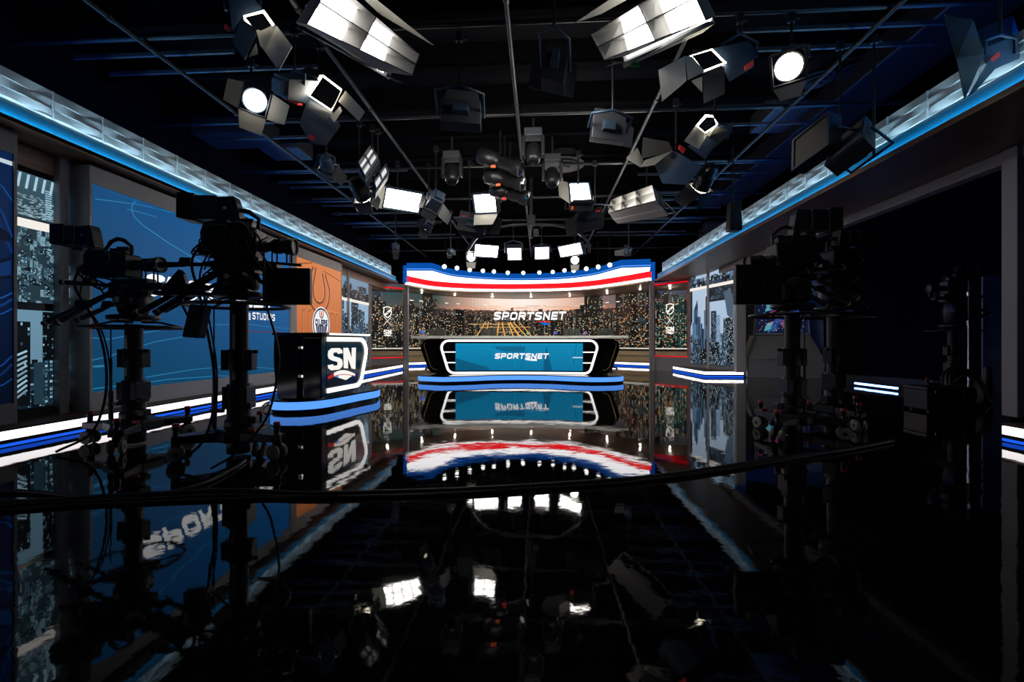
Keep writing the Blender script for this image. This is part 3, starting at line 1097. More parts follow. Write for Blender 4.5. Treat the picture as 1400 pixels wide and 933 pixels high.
def left_wall():
    yy = lambda px: atX(px, 468, XP).y
    # --- panel at the far left edge of the picture
    y0, y1 = 1.4, yy(24)
    r = MB(); frame_box(r, XP, XP - .24, y0, y1, .172, 2.955, y0 + .05, y1 - .03, .37, 2.74)
    ro = r.build('display_panel', M['dkgrey'], bevel=.004)
    tag(ro, 'dark blue display with pale sweeping lines at the far left end of the wall', 'display')
    pic = Pic(plane_map((XP - .02, 0, 0), (0, 1, 0), UP), .3)
    pic.quad(y0 + .05, .37, y1 - .03, 2.74, rgb(4, 10, 26), 0, top=rgb(8, 34, 74))
    pic.quad(y0 + .05, 2.63, y1 - .03, 2.67, rgb(190, 205, 215), 1)
    b = yy(0)
    for t0, t1, w, c in ((1.32, 1.42, .012, rgb(20, 80, 150)), (1.24, 1.36, .02, rgb(12, 52, 110)), (1.17, 1.27, .012, rgb(16, 70, 140)), (.66, .82, .014, rgb(14, 56, 120)), (.58, .74, .02, rgb(9, 36, 86)), (.50, .60, .01, rgb(16, 66, 130)), (2.35, 1.95, .02, rgb(12, 50, 110)), (2.2, 1.8, .03, rgb(10, 42, 96)), (2.5, 2.3, .01, rgb(20, 80, 140))):
        pic.stroke([(b - 1.0, t0 - .2), (b - .4, t0 - .12), (b - .1, t0), (b + .04, (t0 + t1) / 2), (y1 - .03, t1)], w, c, 1)
    for (c0, lay, dz) in ((rgb(6, 14, 30), 1, 0), (rgb(12, 44, 92), 2, .03)):
        pic.poly([(b - .3, 1.50 + dz), (b - .1, 1.66 - dz), (y1 - .04, 1.76 - dz), (y1 - .04, 1.56 + dz), (b - .1, 1.50 + dz)], c0, lay)
    pic.poly([(b - .3, 2.0), (b - .05, 2.06), (y1 - .05, 1.98), (y1 - .05, 1.90), (b - .05, 1.92)], rgb(5, 14, 32), 3)
    pic.build('picture', ro)
    # --- recess with city panels behind it
    XB = -5.26
    yb = lambda px: atX(px, 468, XB).y
    ca, cb, cc, cd = yb(22), yb(70.5), yb(83), yb(101)
    rec = MB().box((XB - .05, (y1 + yy(97)) / 2, 1.6), (.06, 2.4, 2.75)).build('panel_backing', M['black'])
    tag(rec, kind='structure'); rec.name = 'wall_recess'
    blues = [rgb(8, 16, 22), rgb(14, 28, 38), rgb(24, 48, 62)]
    for k, (a, b_, lab, sd) in enumerate(((ca - .05, cb, 'tall backlit city picture with towers and a lit white bar, beside the far left display', 5), (cc, cd + .1, 'narrow city picture with lit office windows, between a dark post and the big display', 9))):
        r = MB().box((XB - .01, (a + b_) / 2, 1.49), (.04, b_ - a, 2.46))
        ro = r.build('city_lightbox', M['gloss']); tag(ro, lab, 'picture panel')
        pic = Pic(plane_map((XB + .012, 0, 0), (0, 1, 0), UP), .4)
        pic.cl = None
        # lower view: pale sky between towers; upper view: streets from above
        if k == 0:
            blue_city(pic, a, b_, .27, 1.28, 3, rgb(104, 142, 164), blues, SOFT, .55, cell=.022)
            rn = random.Random(7)
            pic.cl = (a, .27, b_, 1.36)
            W_ = b_ - a
            tower(pic, rn, a, a + W_ * .42, .3, 1.16, rgb(10, 14, 18), SOFT, 14, .03, .05, .08)
            tower(pic, rn, a + W_ * .72, b_, .3, 1.27, rgb(8, 12, 16), SOFT, 14, .02, .03, .25)
            tower(pic, rn, a + W_ * .5, a + W_ * .76, .3, .74, rgb(30, 54, 66), SOFT, 15, .2, .1, .0)
            tower(pic, rn, a + W_ * .75, b_, .3, .76, rgb(16, 34, 44), SOFT, 15, .035, .04, .6)
            for j in range(9):
                pic.stroke([(a, .36 + j * .055), (a + W_ * .34, .46 + j * .05)], .022, mulc(rgb(150, 190, 210), .5 + .5 * rn.random()), 15)
            pic.cl = (a, 1.36, b_, 2.68)
            pic.quad(a, 1.28, b_, 2.12, rgb(34, 54, 64), 16)
            for j in range(110):
                s, t = a + rn.random() * W_, 1.30 + rn.random() * .82
                w2, h2 = W_ * (.05 + .12 * rn.random()), .03 + .08 * rn.random()
                tower(pic, rn, s, s + w2, t, t + h2, mulc(rn.choice([rgb(120, 156, 172), rgb(24, 40, 50), rgb(60, 90, 104), rgb(12, 20, 26)]), .6 + .5 * rn.random()), SOFT, 17, .018, .016, .45)
            pic.quad(a, 2.22, b_, 2.70, rgb(34, 54, 64), 16, top=rgb(60, 92, 108))
            for j in range(220):
                s, t = a + rn.random() * W_, 2.24 + rn.random() ** 1.6 * .22
                pic.quad(s, t, s + .03, t + .008, mulc(rgb(170, 205, 220), .25 + .6 * rn.random()), 17)
            for j in range(13):
                pic.quad(a + W_ * .78, 2.26 + j * .024, b_ - .02, 2.272 + j * .024, rgb(150, 190, 210), 18)
            for j in range(5):
                s = a + W_ * (.08 + j * .2)
                pic.poly([(s, 2.52), (s + .025, 2.52), (s + .05, 2.67), (s + .025, 2.67)], rgb(170, 200, 215), 18)
            pic.cl = None
        else:
            blue_city(pic, a, b_, .27, 1.1, 8, rgb(40, 66, 80), blues, SOFT, .95, cell=.05, lit=.9)
            rn = random.Random(9)
            pic.cl = (a, .27, b_, 2.68)
            pic.quad(a, .98, b_, 2.7, rgb(14, 26, 34), 14, top=rgb(14, 30, 40))
            for j in range(60):
                s, t = a + rn.random() * .5, 1.36 + rn.random() * .46
                pic.quad(s, t, s + .03 + .05 * rn.random(), t + .02 + .05 * rn.random(), mulc(rn.choice(SOFT), .3 + .6 * rn.random()), 15)
            for j in range(18):
                pic.quad(a, 2.25 + j * .018, b_, 2.258 + j * .018, rgb(40, 74, 96), 15)
            pic.cl = None
        pic.build('picture', ro)
        if k == 0:
            q = Rel().box((XB + .02, (a + b_) / 2, 2.165), (.03, b_ - a, .085)); q.put('light_bar', M['sillwhite'], ro)
    po = MB().box((XB + .03, (cb + cc) / 2, 1.57), (.14, cc - cb, 2.8)).build('wall_post', M['dkgrey'], bevel=.004); struct(po)
    bb = MB().box((XB, (y1 + cd) / 2, .215), (.12, cd - y1 + .4, .09)).build('baseboard_left', M['black']); struct(bb)
    # --- big blue display
    y0, y1 = yy(122.5), yy(396)
    r = MB(); frame_box(r, XP, XP - .25, y0, y1 + .02, .172, 2.93, y0 + .03, y1, .385, 2.73)
    ro = r.build('video_wall', M['grey'], bevel=.004)
    tag(ro, 'big blue display with white lettering on the left wall behind the two cameras', 'video wall')
    pic = Pic(plane_map((XP - .012, 0, 0), (0, 1, 0), UP), .3)
    n = 24
    for i in range(n):
        a, b = y0 + .03 + (y1 - y0 - .03) * i / n, y0 + .03 + (y1 - y0 - .03) * (i + 1) / n
        f = i / n
        pic.quad(a, .385, b, 1.1, mixc(rgb(10, 62, 92), rgb(12, 72, 112), f), 0, top=mixc(rgb(14, 64, 104), rgb(16, 84, 138), f))
        pic.quad(a, 1.1, b, 2.73, mixc(rgb(14, 64, 104), rgb(16, 84, 138), f), 0, top=mixc(rgb(20, 74, 122), rgb(14, 92, 160), f))
    ln = rgb(40, 120, 170)
    Z = lambda px, py: (atX(px, py, XP - .01).y, atX(px, py, XP - .01).z)
    pic.stroke([Z(*p) for p in ((187, 273), (181, 280), (180, 288), (184, 297), (195, 308), (230, 332), (260, 350), (290, 368), (330, 392))], .010, rgb(50, 140, 195), 1)
    pic.stroke([Z(*p) for p in ((174, 286), (190, 290), (214, 297))], .018, rgb(34, 104, 160), 1)
    for pts in (((125, 462), (150, 464), (180, 458), (230, 450), (300, 444), (340, 444), (396, 450)), ((125, 493), (150, 487), (210, 468), (260, 459)), ((200, 516), (260, 506), (310, 501), (360, 503), (396, 508)), ((125, 532), (180, 526), (230, 519), (300, 514), (350, 516)), ((130, 272), (190, 280), (260, 296), (300, 306))):
        pic.stroke([Z(*p) for p in pts], .010, ln, 1)
    pic.ell(*Z(136, 501), .10, .012, rgb(44, 118, 160), 1)
    pic.ell(*Z(238, 415), .2, .012, rgb(26, 96, 150), 1)
    for j in range(6):
        pic.stroke([Z(150 + j * 22, 262 + j * 8), Z(210 + j * 25, 284 + j * 9)], .014, rgb(22, 84, 138), 1)
    p0, p1 = Z(190, 390)[0], Z(378, 430)[0]
    pic.text('SPORTSNET', p0, 1.545, p1, 1.835, (1, 1, 1), 3, .30, .5, .30)
    q0, q1 = Z(345, 430)[0], Z(376, 430)[0]
    pic.text('STUDIOS', q0, 1.35, q1, 1.475, (1, 1, 1), 3, .20, .05, .42)
    for j in range(4):
        t = 1.36 + j * .032
        pic.stroke([(q0 - .34 + j * .02, t + .05), (q0 - .05, t - .02)], .018, (1, 1, 1), 3)
    pic.quad(p1 - .9, 1.13, p1 + .15, 1.145, rgb(96, 40, 70), 2)
    pic.build('picture', ro)
    # --- team panel
    y0, y1 = yy(396.5), yy(467.5)
    r = MB(); frame_box(r, XP, XP - .25, y0 + .03, y1, .172, 2.93, yy(405.6), y1 - .02, .385, 2.72)
    ro = r.build('team_panel', M['grey'], bevel=.004)
    tag(ro, 'orange display panel with a round white and navy hockey emblem, behind the side desk', 'display')
    a, b = yy(405.6), y1 - .02
    pic = Pic(plane_map((XP - .012, 0, 0), (0, 1, 0), UP), .4)
    pic.quad(a, .385, b, 2.72, rgb(176, 96, 52), 0, top=rgb(214, 128, 74))
    w = b - a
    dk, lt = rgb(120, 60, 30), rgb(230, 150, 100)
    cs = yy(437); ct = 2.2
    def drop(k, c, lay, wd, dx=0.0):
        pts = []
        for i in range(19):
            an = PI * (1.18 + i / 18 * .64) + PI * .0
            pts.append((cs + dx + k * math.cos(PI + (i / 18) * PI), ct - .12 - k * .9 * math.sin((i / 18) * PI)))
        top = [(cs + dx - k * .55, ct + .42)] + [(cs + dx - k, ct)] + pts + [(cs + dx + k, ct), (cs + dx + k * .55, ct + .34)]
        pic.stroke(top, wd * 2.6, c, lay)
    drop(.50, dk, 2, .022); drop(.48, lt, 1, .022)
    drop(.27, dk, 2, .022); drop(.25, lt, 1, .022)
    pic.stroke([(a + .05, ct + .38), (cs - .3, ct + .5)], .02, dk, 1); pic.stroke([(cs + .2, ct + .40), (b - .02, ct + .28)], .02, dk, 1)
    for s_ in (a + .25, a + .5, b - .55, b - .3):
        pic.stroke([(s_, 1.1), (s_, 1.62), (s_ + .12, 1.66)], .016, dk, 1); pic.stroke([(s_ + .018, 1.1), (s_ + .018, 1.6)], .012, lt, 1)
    pic.stroke([(b - .75, 1.70), (b - .02, 1.66)], .014, lt, 1)
    ce, cz = yy(440), 1.36
    rs, rt = .42, .40
    pic.ell(ce, cz, rs, rt, (.95, .95, .95), 4); pic.ell(ce, cz, rs * .94, rt * .94, rgb(20, 30, 70), 5); pic.ell(ce, cz, rs * .84, rt * .84, (.9, .9, .9), 6)
    pic.poly([(ce - rs * .62, cz - rt * .10), (ce + rs * .62, cz - rt * .10), (ce + rs * .55, cz - rt * .45), (ce + rs * .3, cz - rt * .74), (ce, cz - rt * .82), (ce - rs * .3, cz - rt * .74), (ce - rs * .55, cz - rt * .45)], rgb(24, 34, 80), 7)
    for j in range(5):
        s_ = ce - rs * .42 + j * rs * .2
        pic.stroke([(s_, cz - rt * .78), (s_, cz - rt * .12)], .014, (.85, .85, .85), 8)
    pic.text('OILERS', ce - rs * .70, cz - rt * .10, ce + rs * .70, cz + rt * .28, rgb(20, 28, 74), 8, .30, 0.0, .22)
    pts = [(ce + rs * .22 * math.cos(PI + i / 12 * PI), cz + rt * .62 - rt * .26 * math.sin(i / 12 * PI)) for i in range(13)]
    pic.stroke([(ce - rs * .16, cz + rt * .86)] + pts + [(ce + rs * .16, cz + rt * .86)], .03, rgb(20, 30, 70), 8)
    pic.poly([(ce, cz + rt * .86), (ce - rs * .10, cz + rt * .58), (ce - rs * .06, cz + rt * .44), (ce + rs * .06, cz + rt * .44), (ce + rs * .10, cz + rt * .58)], rgb(240, 110, 20), 9)
    pic.build('picture', ro)
    # --- far city panels on the left wall
    ya, yb_ = yb(466), yb(473.2)
    yc, yd = yb(474.8), yb(503)
    for k, (a, b_, lab, sd) in enumerate(((ya - .1, ya + (yb_ - ya), 'narrow slice of a pale city picture beside the orange panel', 21), (yc, yd, 'pale city picture with dark towers and a white bar, beside the left red framed window', 22))):
        ro = MB().box((XB - .01, (a + b_) / 2, 1.49), (.04, b_ - a, 2.5)).build('city_lightbox', M['gloss'])
        tag(ro, lab, 'picture panel')
        pic = Pic(plane_map((XB + .012, 0, 0), (0, 1, 0), UP), .6)
        blue_city(pic, a, b_, .24, 2.08, sd, rgb(150, 180, 205), [rgb(14, 22, 32), rgb(28, 44, 58), rgb(54, 80, 104)], COOL, 1.12, cell=.045, lit=.4)
        blue_city(pic, a, b_, 2.14, 2.74, sd + 4, rgb(110, 142, 170), [rgb(10, 15, 22), rgb(18, 28, 38)], COOL, 1.0, cell=.04, lit=.2)
        pic.build('picture', ro)
        q = Rel().box((XB + .02, (a + b_) / 2, 2.11), (.03, b_ - a, .075)); q.put('light_bar', M['sillwhite'], ro)
    po = MB().box((XB + .02, (yb_ + yc) / 2, 1.57), (.08, yc - yb_, 2.8)).build('wall_post', M['dkgrey']); struct(po)
    rec = MB().box((XB - .06, (ya + yd) / 2, 1.57), (.06, yd - ya + .8, 2.8)).build('wall_recess', M['dkgrey']); struct(rec)
    # dark infill above and below
    hd = MB().box((XB - .03, 7.5, 2.85), (.12, 16, .22)).build('trim_5', M['soffit']); struct(hd)


def right_wall():
    # city lightboxes beyond the bay
    A = at(943, 468, 14.35); B = at(1006, 468, 12.15)
    e = V((B.x - A.x, B.y - A.y, 0)); Lg = e.length; e.normalize()
    n = V((e.y, -e.x, 0))
    if n.x > 0: n = -n
    o = V((A.x, A.y, 0))
    def sx(px): return (line_hit(px, o, n) - o).dot(e)
    back = MB()
    a = [o + e * s + n * f for s, f in ((-.2, -.03), (Lg + .1, -.03), (Lg + .1, -.12), (-.2, -.12))]
    back.hexa([p + UP * .17 for p in a], [p + UP * 3.06 for p in a])
    struct(back.build('wall_panel', M['dkgrey']))
    mp = plane_map(o, e, UP)
    for k, (pa, pb, lab, sd) in enumerate(((944.5, 967.5, 'pale city picture with a stepped tower, next to the right red framed window', 31), (970.5, 1003.5, 'pale city picture with a wide slab tower, beside the grey end post', 33))):
        s0, s1 = sx(pa), sx(pb)
        r = MB(); q = [o + e * s + n * f for s, f in ((s0, .0), (s1, .0), (s1, -.028), (s0, -.028))]
        r.hexa([p + UP * .30 for p in q], [p + UP * 3.03 for p in q])
        ro = r.build('city_lightbox', M['gloss']); tag(ro, lab, 'picture panel')
        pic = Pic(lambda s, t, off: mp(s, t, off + .002), .5)
        sky = rgb(176, 198, 222)
        dk = [rgb(16, 22, 30), rgb(40, 56, 74), rgb(90, 116, 142)]
        zb = 2.53
        blue_city(pic, s0, s1, .30, zb, sd, sky, dk, COOL, .55, cell=.05, lit=.45)
        rn = random.Random(sd)
        W_ = s1 - s0
        pic.cl = (s0, .30, s1, zb)
        if k == 0:
            for (f0, f1, h_, c) in ((.12, .34, 1.55, rgb(62, 92, 124)), (.3, .62, 1.72, rgb(44, 70, 98)), (.2, .46, 1.95, rgb(70, 104, 140)), (.55, .72, 1.5, rgb(54, 80, 108)), (.72, 1.0, 1.35, rgb(10, 14, 20)), (.82, 1.0, 1.9, rgb(14, 20, 28)), (.9, 1.0, 2.3, rgb(10, 14, 20))):
                tower(pic, rn, s0 + W_ * f0, s0 + W_ * f1, .6, h_, c, [rgb(110, 146, 180), rgb(20, 34, 50)], 13, .03, .4, .7, .4, .02)
            pic.poly([(s0 + W_ * .22, 1.95), (s0 + W_ * .46, 1.95), (s0 + W_ * .42, 2.25), (s0 + W_ * .36, 2.15)], rgb(36, 56, 80), 14)
            tower(pic, rn, s0 + W_ * .15, s0 + W_ * .6, .3, 1.05, rgb(30, 46, 62), COOL, 16, .03, .05, .35)
            tower(pic, rn, s0 + W_ * .6, s1, .3, .75, rgb(10, 14, 20), COOL, 16, .04, .05, .4)
            pic.poly([(s0, 2.53), (s0 + W_ * .12, 2.53), (s0 + W_ * .12, 1.6), (s0, 1.4)], rgb(24, 34, 46), 12)
        else:
            tower(pic, rn, s0 + W_ * .06, s0 + W_ * .30, .5, 1.85, rgb(20, 30, 40), [rgb(150, 176, 200), rgb(80, 108, 134)], 13, .05, .05, .7)
            tower(pic, rn, s0 + W_ * .3, s0 + W_ * .46, .5, 1.72, rgb(120, 150, 180), [rgb(150, 180, 205)], 13, .06, .05, .6)
            tower(pic, rn, s0 + W_ * .60, s1, .4, 1.62, rgb(12, 18, 26), COOL, 15, .035, .045, .5)
            tower(pic, rn, s0 + W_ * .54, s0 + W_ * .74, .4, 1.2, rgb(34, 50, 66), COOL, 16, .03, .05, .4)
            tower(pic, rn, s0, s0 + W_ * .45, .3, .95, rgb(16, 22, 30), COOL, 17, .035, .05, .45)
            pic.quad(s0, 2.12, s1, zb, rgb(18, 26, 34), 13)
            lights(pic, rn, s0, 2.15, s1, zb - .04, 90, [rgb(60, 84, 104), rgb(30, 44, 58)], .05, 14)
            pic.poly([(s0 + W_ * .62, 2.3), (s0 + W_ * .85, 2.45), (s1, 2.1), (s1, 1.5), (s0 + W_ * .75, 1.7)], rgb(70, 92, 112), 15)
        pic.cl = None
        blue_city(pic, s0, s1, 2.62, 3.03, sd + 5, sky, dk, COOL, 1.0, cell=.05, lit=.2)
        pic.build('picture', ro)
        r = Rel(); q = [o + e * s + n * f for s, f in ((s0, .03), (s1, .03), (s1, .0), (s0, .0))]
        r.hexa([p + UP * 2.535 for p in q], [p + UP * 2.62 for p in q]); r.put('light_bar', M['sillwhite'], ro)
    for pa, pb in ((967.5, 970.5),):
        s0, s1 = sx(pa), sx(pb)
        r = MB(); q = [o + e * s + n * f for s, f in ((s0, .03), (s1, .03), (s1, -.03), (s0, -.03))]
        r.hexa([p + UP * .17 for p in q], [p + UP * 3.05 for p in q]); struct(r.build('wall_post', M['grey']))
    p = at(1011.5, 468, 12.1)
    struct(MB().box((p.x, p.y, 1.6), (.24, .16, 2.9)).build('wall_post', M['grey'], bevel=.005))
    # beam along the outer edge of the right canopy and its near post
    struct(MB().box((4.97, 6.6, 2.90), (.14, 12.4, .13)).build('ceiling_beam', M['grey']))
    p = at(1398, 468, 4.66)
    struct(MB().box((p.x, p.y + .05, 1.57), (.16, .16, 2.78)).build('wall_post', M['grey'], bevel=.005))
    # steps
    step_run('trim_6', [(4.40, -1.2), (4.40, 4.62)], .18, M['step'], (2.2, 0, 0))
    c = at(963, 516, 12.3); d = at(1009, 516, 12.25)
    f = at(899, 501.5, 16.6)
    step_run('trim_7', [(f.x, f.y), (c.x, c.y), (d.x + .15, d.y)], .17, M['step'], [V((1.6, 0, 0)), V((.9, .9, 0)), V((.0, .9, 0))])
    # drape behind the bay
    dr = MB()
    vs, fs = [], []
    k = 160
    for i in range(k + 1):
        y = -1.0 + 14.5 * i / k
        x = 9.0 + .06 * math.sin(i * 1.7)
        vs += [V((x, y, .02)), V((x, y, 4.2))]
    for i in range(k):
        fs.append((2 * i, 2 * i + 2, 2 * i + 3, 2 * i + 1))
    dr.add(vs, fs, 0, True)
    o_ = dr.build('drape', M['navy']); tag(o_, 'dark navy drape closing the bay behind the right hand cameras', 'drape')
    # grey bay end wall behind the right cameras
    a, b = at(1018, 468, 13.2), at(1126, 468, 12.6)
    r = MB(); r.hexa([V((a.x, a.y, 0)), V((b.x, b.y, 0)), V((b.x, b.y + .1, 0)), V((a.x, a.y + .1, 0))], [V((a.x, a.y, 3.1)), V((b.x, b.y, 3.1)), V((b.x, b.y + .1, 3.1)), V((a.x, a.y + .1, 3.1))])
    struct(r.build('wall_bay', M['grey']))


def build_set():
    left_wall()
    right_wall()
    curved_wall()
    header()
    corner_post(555.6, 15.75, 'corner_post')
    corner_post(891, 15.1, 'corner_post')
    portal('window_wall', (501.5, .10), 14.95, (556.5, .94), 16.0, 2.83, .405, 'left window with a red lit edge and white emblems, city lights showing through it', 530.5, (419.5, 434.5, 439, 451, 460.5))
    portal('window_wall', (888.5, .09), 15.6, (944.5, .94), 14.4, 2.905, .468, 'right window with a red lit edge and white emblems, city lights showing through it', 915, (415.5, 430, 438, 447, 457.5))
    # soffits over the windows
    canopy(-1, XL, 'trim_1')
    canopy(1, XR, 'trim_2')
    step_run('trim_9', [(XS, -1.5), (XS, 15.6)], .172, M['step'], (-1.8, 0, 0))
# ------------------------------------------------------------------ desks and chairs
def rtrap(hw_top, hw_bot, z0, z1, r, n=8):
    """rounded trapezoid outline, counter-clockwise from the bottom left"""
    cs = [(-hw_bot, z0), (hw_bot, z0), (hw_top, z1), (-hw_top, z1)]
    out = []
    for i in range(4):
        p = V(cs[i]); a = (V(cs[i - 1]) - p).normalized(); b = (V(cs[(i + 1) % 4]) - p).normalized()
        ang = a.angle(b)
        d = r / math.tan(ang / 2)
        p0, p1 = p + a * d, p + b * d
        c = p + (a + b).normalized() * (r / math.sin(ang / 2))
        v0, v1 = p0 - c, p1 - c
        sw = PI - ang
        for k in range(n + 1):
            t = k / n
            sgn = 1 if v0.x * v1.y - v0.y * v1.x > 0 else -1
            an = sw * t * sgn
            out.append((c.x + v0.x * math.cos(an) - v0.y * math.sin(an), c.y + v0.x * math.sin(an) + v0.y * math.cos(an)))
    return out


def dense(poly, step, closed=True):
    out = []
    n = len(poly)
    for i in range(n if closed else n - 1):
        a, b = V(poly[i]), V(poly[(i + 1) % n])
        k = max(1, int((b - a).length / step))
        for j in range(k):
            out.append(tuple(a.lerp(b, j / k)))
    if not closed: out.append(tuple(poly[-1]))
    return out


def slab_from_outline(r, poly, mp, f0, f1, mi=0):
    """solid panel that fills an outline drawn in (s, z); curved by mp(s, z, off)"""
    poly = dense(poly, .12)
    xs = [p[0] for p in poly]; s0, s1 = min(xs), max(xs)
    n = max(2, int((s1 - s0) / .12))
    # slice the outline into vertical strips
    def span(s):
        zs = []
        k = len(poly)
        for i in range(k):
            a, b = poly[i], poly[(i + 1) % k]
            if (a[0] - s) * (b[0] - s) <= 0 and abs(a[0] - b[0]) > 1e-9:
                t = (s - a[0]) / (b[0] - a[0]); zs.append(a[1] + t * (b[1] - a[1]))
        return (min(zs), max(zs)) if zs else (0, 0)
    ss = [s0 + 1e-4] + [s0 + (s1 - s0) * (i / n) for i in range(1, n)] + [s1 - 1e-4]
    extra = [s0 + (s1 - s0) * k for k in (.004, .01, .018, .03, .045, .06)] 
    ss = sorted(set(ss + extra + [s0 + s1 - e for e in extra]))
    sp = [span(s) for s in ss]
    for i in range(len(ss) - 1):
        a, b = sp[i], sp[i + 1]
        q = lambda f: [mp(ss[i], a[0], f), mp(ss[i + 1], b[0], f), mp(ss[i + 1], b[1], f), mp(ss[i], a[1], f)]
        r.hexa(q(f0), q(f1), mi)


def stroke_solid(r, pts, w, mp, f0, f1, closed=True, mi=0):
    pts = dense(pts, .10, closed)
    n = len(pts)
    P = [V(p) for p in pts]
    L, R = [], []
    for i in range(n):
        a = P[i - 1] if (closed or i > 0) else P[i]
        b = P[(i + 1) % n] if (closed or i < n - 1) else P[i]
        t = (b - a).normalized(); nn = V((-t.y, t.x))
        L.append(P[i] + nn * w / 2); R.append(P[i] - nn * w / 2)
    for i in range(n if closed else n - 1):
        j = (i + 1) % n
        q = lambda f: [mp(R[i].x, R[i].y, f), mp(R[j].x, R[j].y, f), mp(L[j].x, L[j].y, f), mp(L[i].x, L[i].y, f)]
        r.hexa(q(f0), q(f1), mi)


DO = at(709.5, 468, 11.05)      # plan centre of the anchor desk front


def desk_map(s, z, off):
    return V((DO.x + s, DO.y - .055 * s * s - off, z))


def anchor_desk():
    # ----- lit riser
    plan = catmull([at(571.5, 468, 10.75), at(577, 468, 10.58), at(592, 468, 10.42), at(609, 468, 10.34), at(640, 468, 10.5), at(675, 468, 10.78), at(712, 468, 10.88), at(750, 468, 10.74), at(785, 468, 10.42), at(810, 468, 10.28), at(830, 468, 10.3), at(845, 468, 10.42), at(852.5, 468, 10.62)], 5)
    plan = [V((p.x, p.y, 0)) for p in plan]
    back = [V((p.x, DO.y + 2.9, 0)) for p in reversed(plan)]

    def ring(z0, z1, ins, name, m, root=None):
        r = MB() if root is None else Rel()
        n = len(plan)
        for i in range(n - 1):
            a, b = plan[i] + V((0, ins, 0)), plan[i + 1] + V((0, ins, 0))
            c, d = V((plan[i + 1].x, DO.y + 2.9, 0)), V((plan[i].x, DO.y + 2.9, 0))
            r.hexa([q + UP * z0 for q in (a, b, c, d)], [q + UP * z1 for q in (a, b, c, d)])
        return r.build(name, m) if root is None else r.put(name, m, root)
    ro = ring(.152, .172, -.01, 'desk_riser', M['gloss'])
    tag(ro, 'low curved riser with a light blue lit edge carrying the wide anchor desk', 'riser')
    ring(0.0, .045, .03, 'plinth', M['gloss'], ro)
    ring(.047, .15, .0, 'blue_light_edge', M['riserblue'], ro)
    # ----- desk
    root = empty('anchor_desk', (DO.x, DO.y, .172), 'wide curved anchor desk with a blue screen in its white lit front, centre back', 'desk')
    r = Rel(); slab_from_outline(r, rtrap(1.99, 1.76, .176, 1.03, .20), desk_map, -.28, .02); r.put('front_body', M['gloss'], root)
    r = Rel(); slab_from_outline(r, rtrap(2.50, 2.20, .176, 1.03, .22), desk_map, -.85, -.28); r.put('rear_body', M['gloss'], root)
    r = Rel(); stroke_solid(r, rtrap(1.91, 1.68, .205, .985, .17), .05, desk_map, .022, .05); r.put('white_light_outline', M['deskglow'], root)
    for s in (-1, 1):
        pts = [(s * (2.02), .27), (s * 2.10, .28), (s * 2.17, .34), (s * 2.33, .86), (s * 2.32, .92), (s * 2.26, .95)]
        r = Rel(); stroke_solid(r, pts, .014, desk_map, -.278, -.262, False); r.put('gold_trim', M['gold'], root)
        for z, x0, x1 in ((.71, 1.525, 1.83), (.455, 1.525, 1.76)):
            q = Rel(); a, b = sorted((s * x0, s * x1))
            q.hexa([desk_map(a, z - .012, .02), desk_map(b, z - .012, .02), desk_map(b, z + .012, .02), desk_map(a, z + .012, .02)], [desk_map(a, z - .012, .032), desk_map(b, z - .012, .032), desk_map(b, z + .012, .032), desk_map(a, z + .012, .032)])
            q.put('light_bar', M['deskglow'], root)
    # screen in the desk front
    hw = 1.525
    r = Rel()
    n = 24
    for i in range(n):
        a, b = -hw + 2 * hw * i / n, -hw + 2 * hw * (i + 1) / n
        r.hexa([desk_map(a, .262, .02), desk_map(b, .262, .02), desk_map(b, .92, .02), desk_map(a, .92, .02)], [desk_map(a, .262, .034), desk_map(b, .262, .034), desk_map(b, .92, .034), desk_map(a, .92, .034)])
    sc = r.put('display', M['gloss'], root)
    pic = Pic(lambda s, t, off: desk_map(s, t, off + .035), .15)
    c0, c1 = rgb(0, 112, 158), rgb(0, 134, 182)
    dk, dk2 = rgb(0, 86, 124), rgb(0, 98, 140)
    pic.quad(-hw, .262, hw, .92, c0, 0, top=c1)
    X = lambda px: (px - 709.5) * 11.05 / F
    Z = lambda py: .95 + (468 - py) * 10.95 / F
    def P(*pts): return [(max(-hw, min(hw, X(a))), max(.265, min(.918, Z(b)))) for a, b in pts]
    pic.poly(P((624, 489.5), (633, 493), (650, 498), (668, 503), (670, 507), (624, 507)), dk, 1)
    pic.poly(P((676, 474), (719, 474), (716, 482), (690, 481), (680, 478)), dk2, 1)
    pic.poly(P((747, 473.5), (754.5, 507), (742, 507), (745, 485)), dk, 1)
    pic.stroke(P((655, 471), (660, 475), (672, 479), (688, 483)), .012, rgb(20, 150, 190), 1)
    pic.stroke(P((774, 471), (782, 501)), .01, rgb(30, 150, 195), 1); pic.stroke(P((787, 471), (782, 501)), .016, dk, 1)
    pic.stroke(P((718, 474), (712, 507)), .012, dk, 1); pic.stroke(P((704, 490), (704, 507)), .01, rgb(20, 140, 185), 1)
    pic.quad(X(782), Z(489.6), hw, Z(488.2), rgb(200, 225, 235), 2)
    for i in range(26):       # faint pixel rows
        pic.quad(-hw, .27 + i * .025, hw, .273 + i * .025, rgb(0, 118, 166), 1)
    pic.text('SPORTSNET', X(676), Z(491), X(750.5), Z(483.3), (1, 1, 1), 3, .26, .24, .34)
    pic.poly([(X(717), Z(491.3)), (X(734), Z(491)), (X(734), Z(494)), (X(726), Z(493.6)), (X(719), Z(492.6))], (1, 1, 1), 3)
    pic.build('picture', sc)
    # worktop
    r = Rel()
    n = 40
    def tip(s): return max(0.0, 1 - (abs(s) / 2.56) ** 14)
    ss = [-2.56 + 5.12 * i / n for i in range(n + 1)]
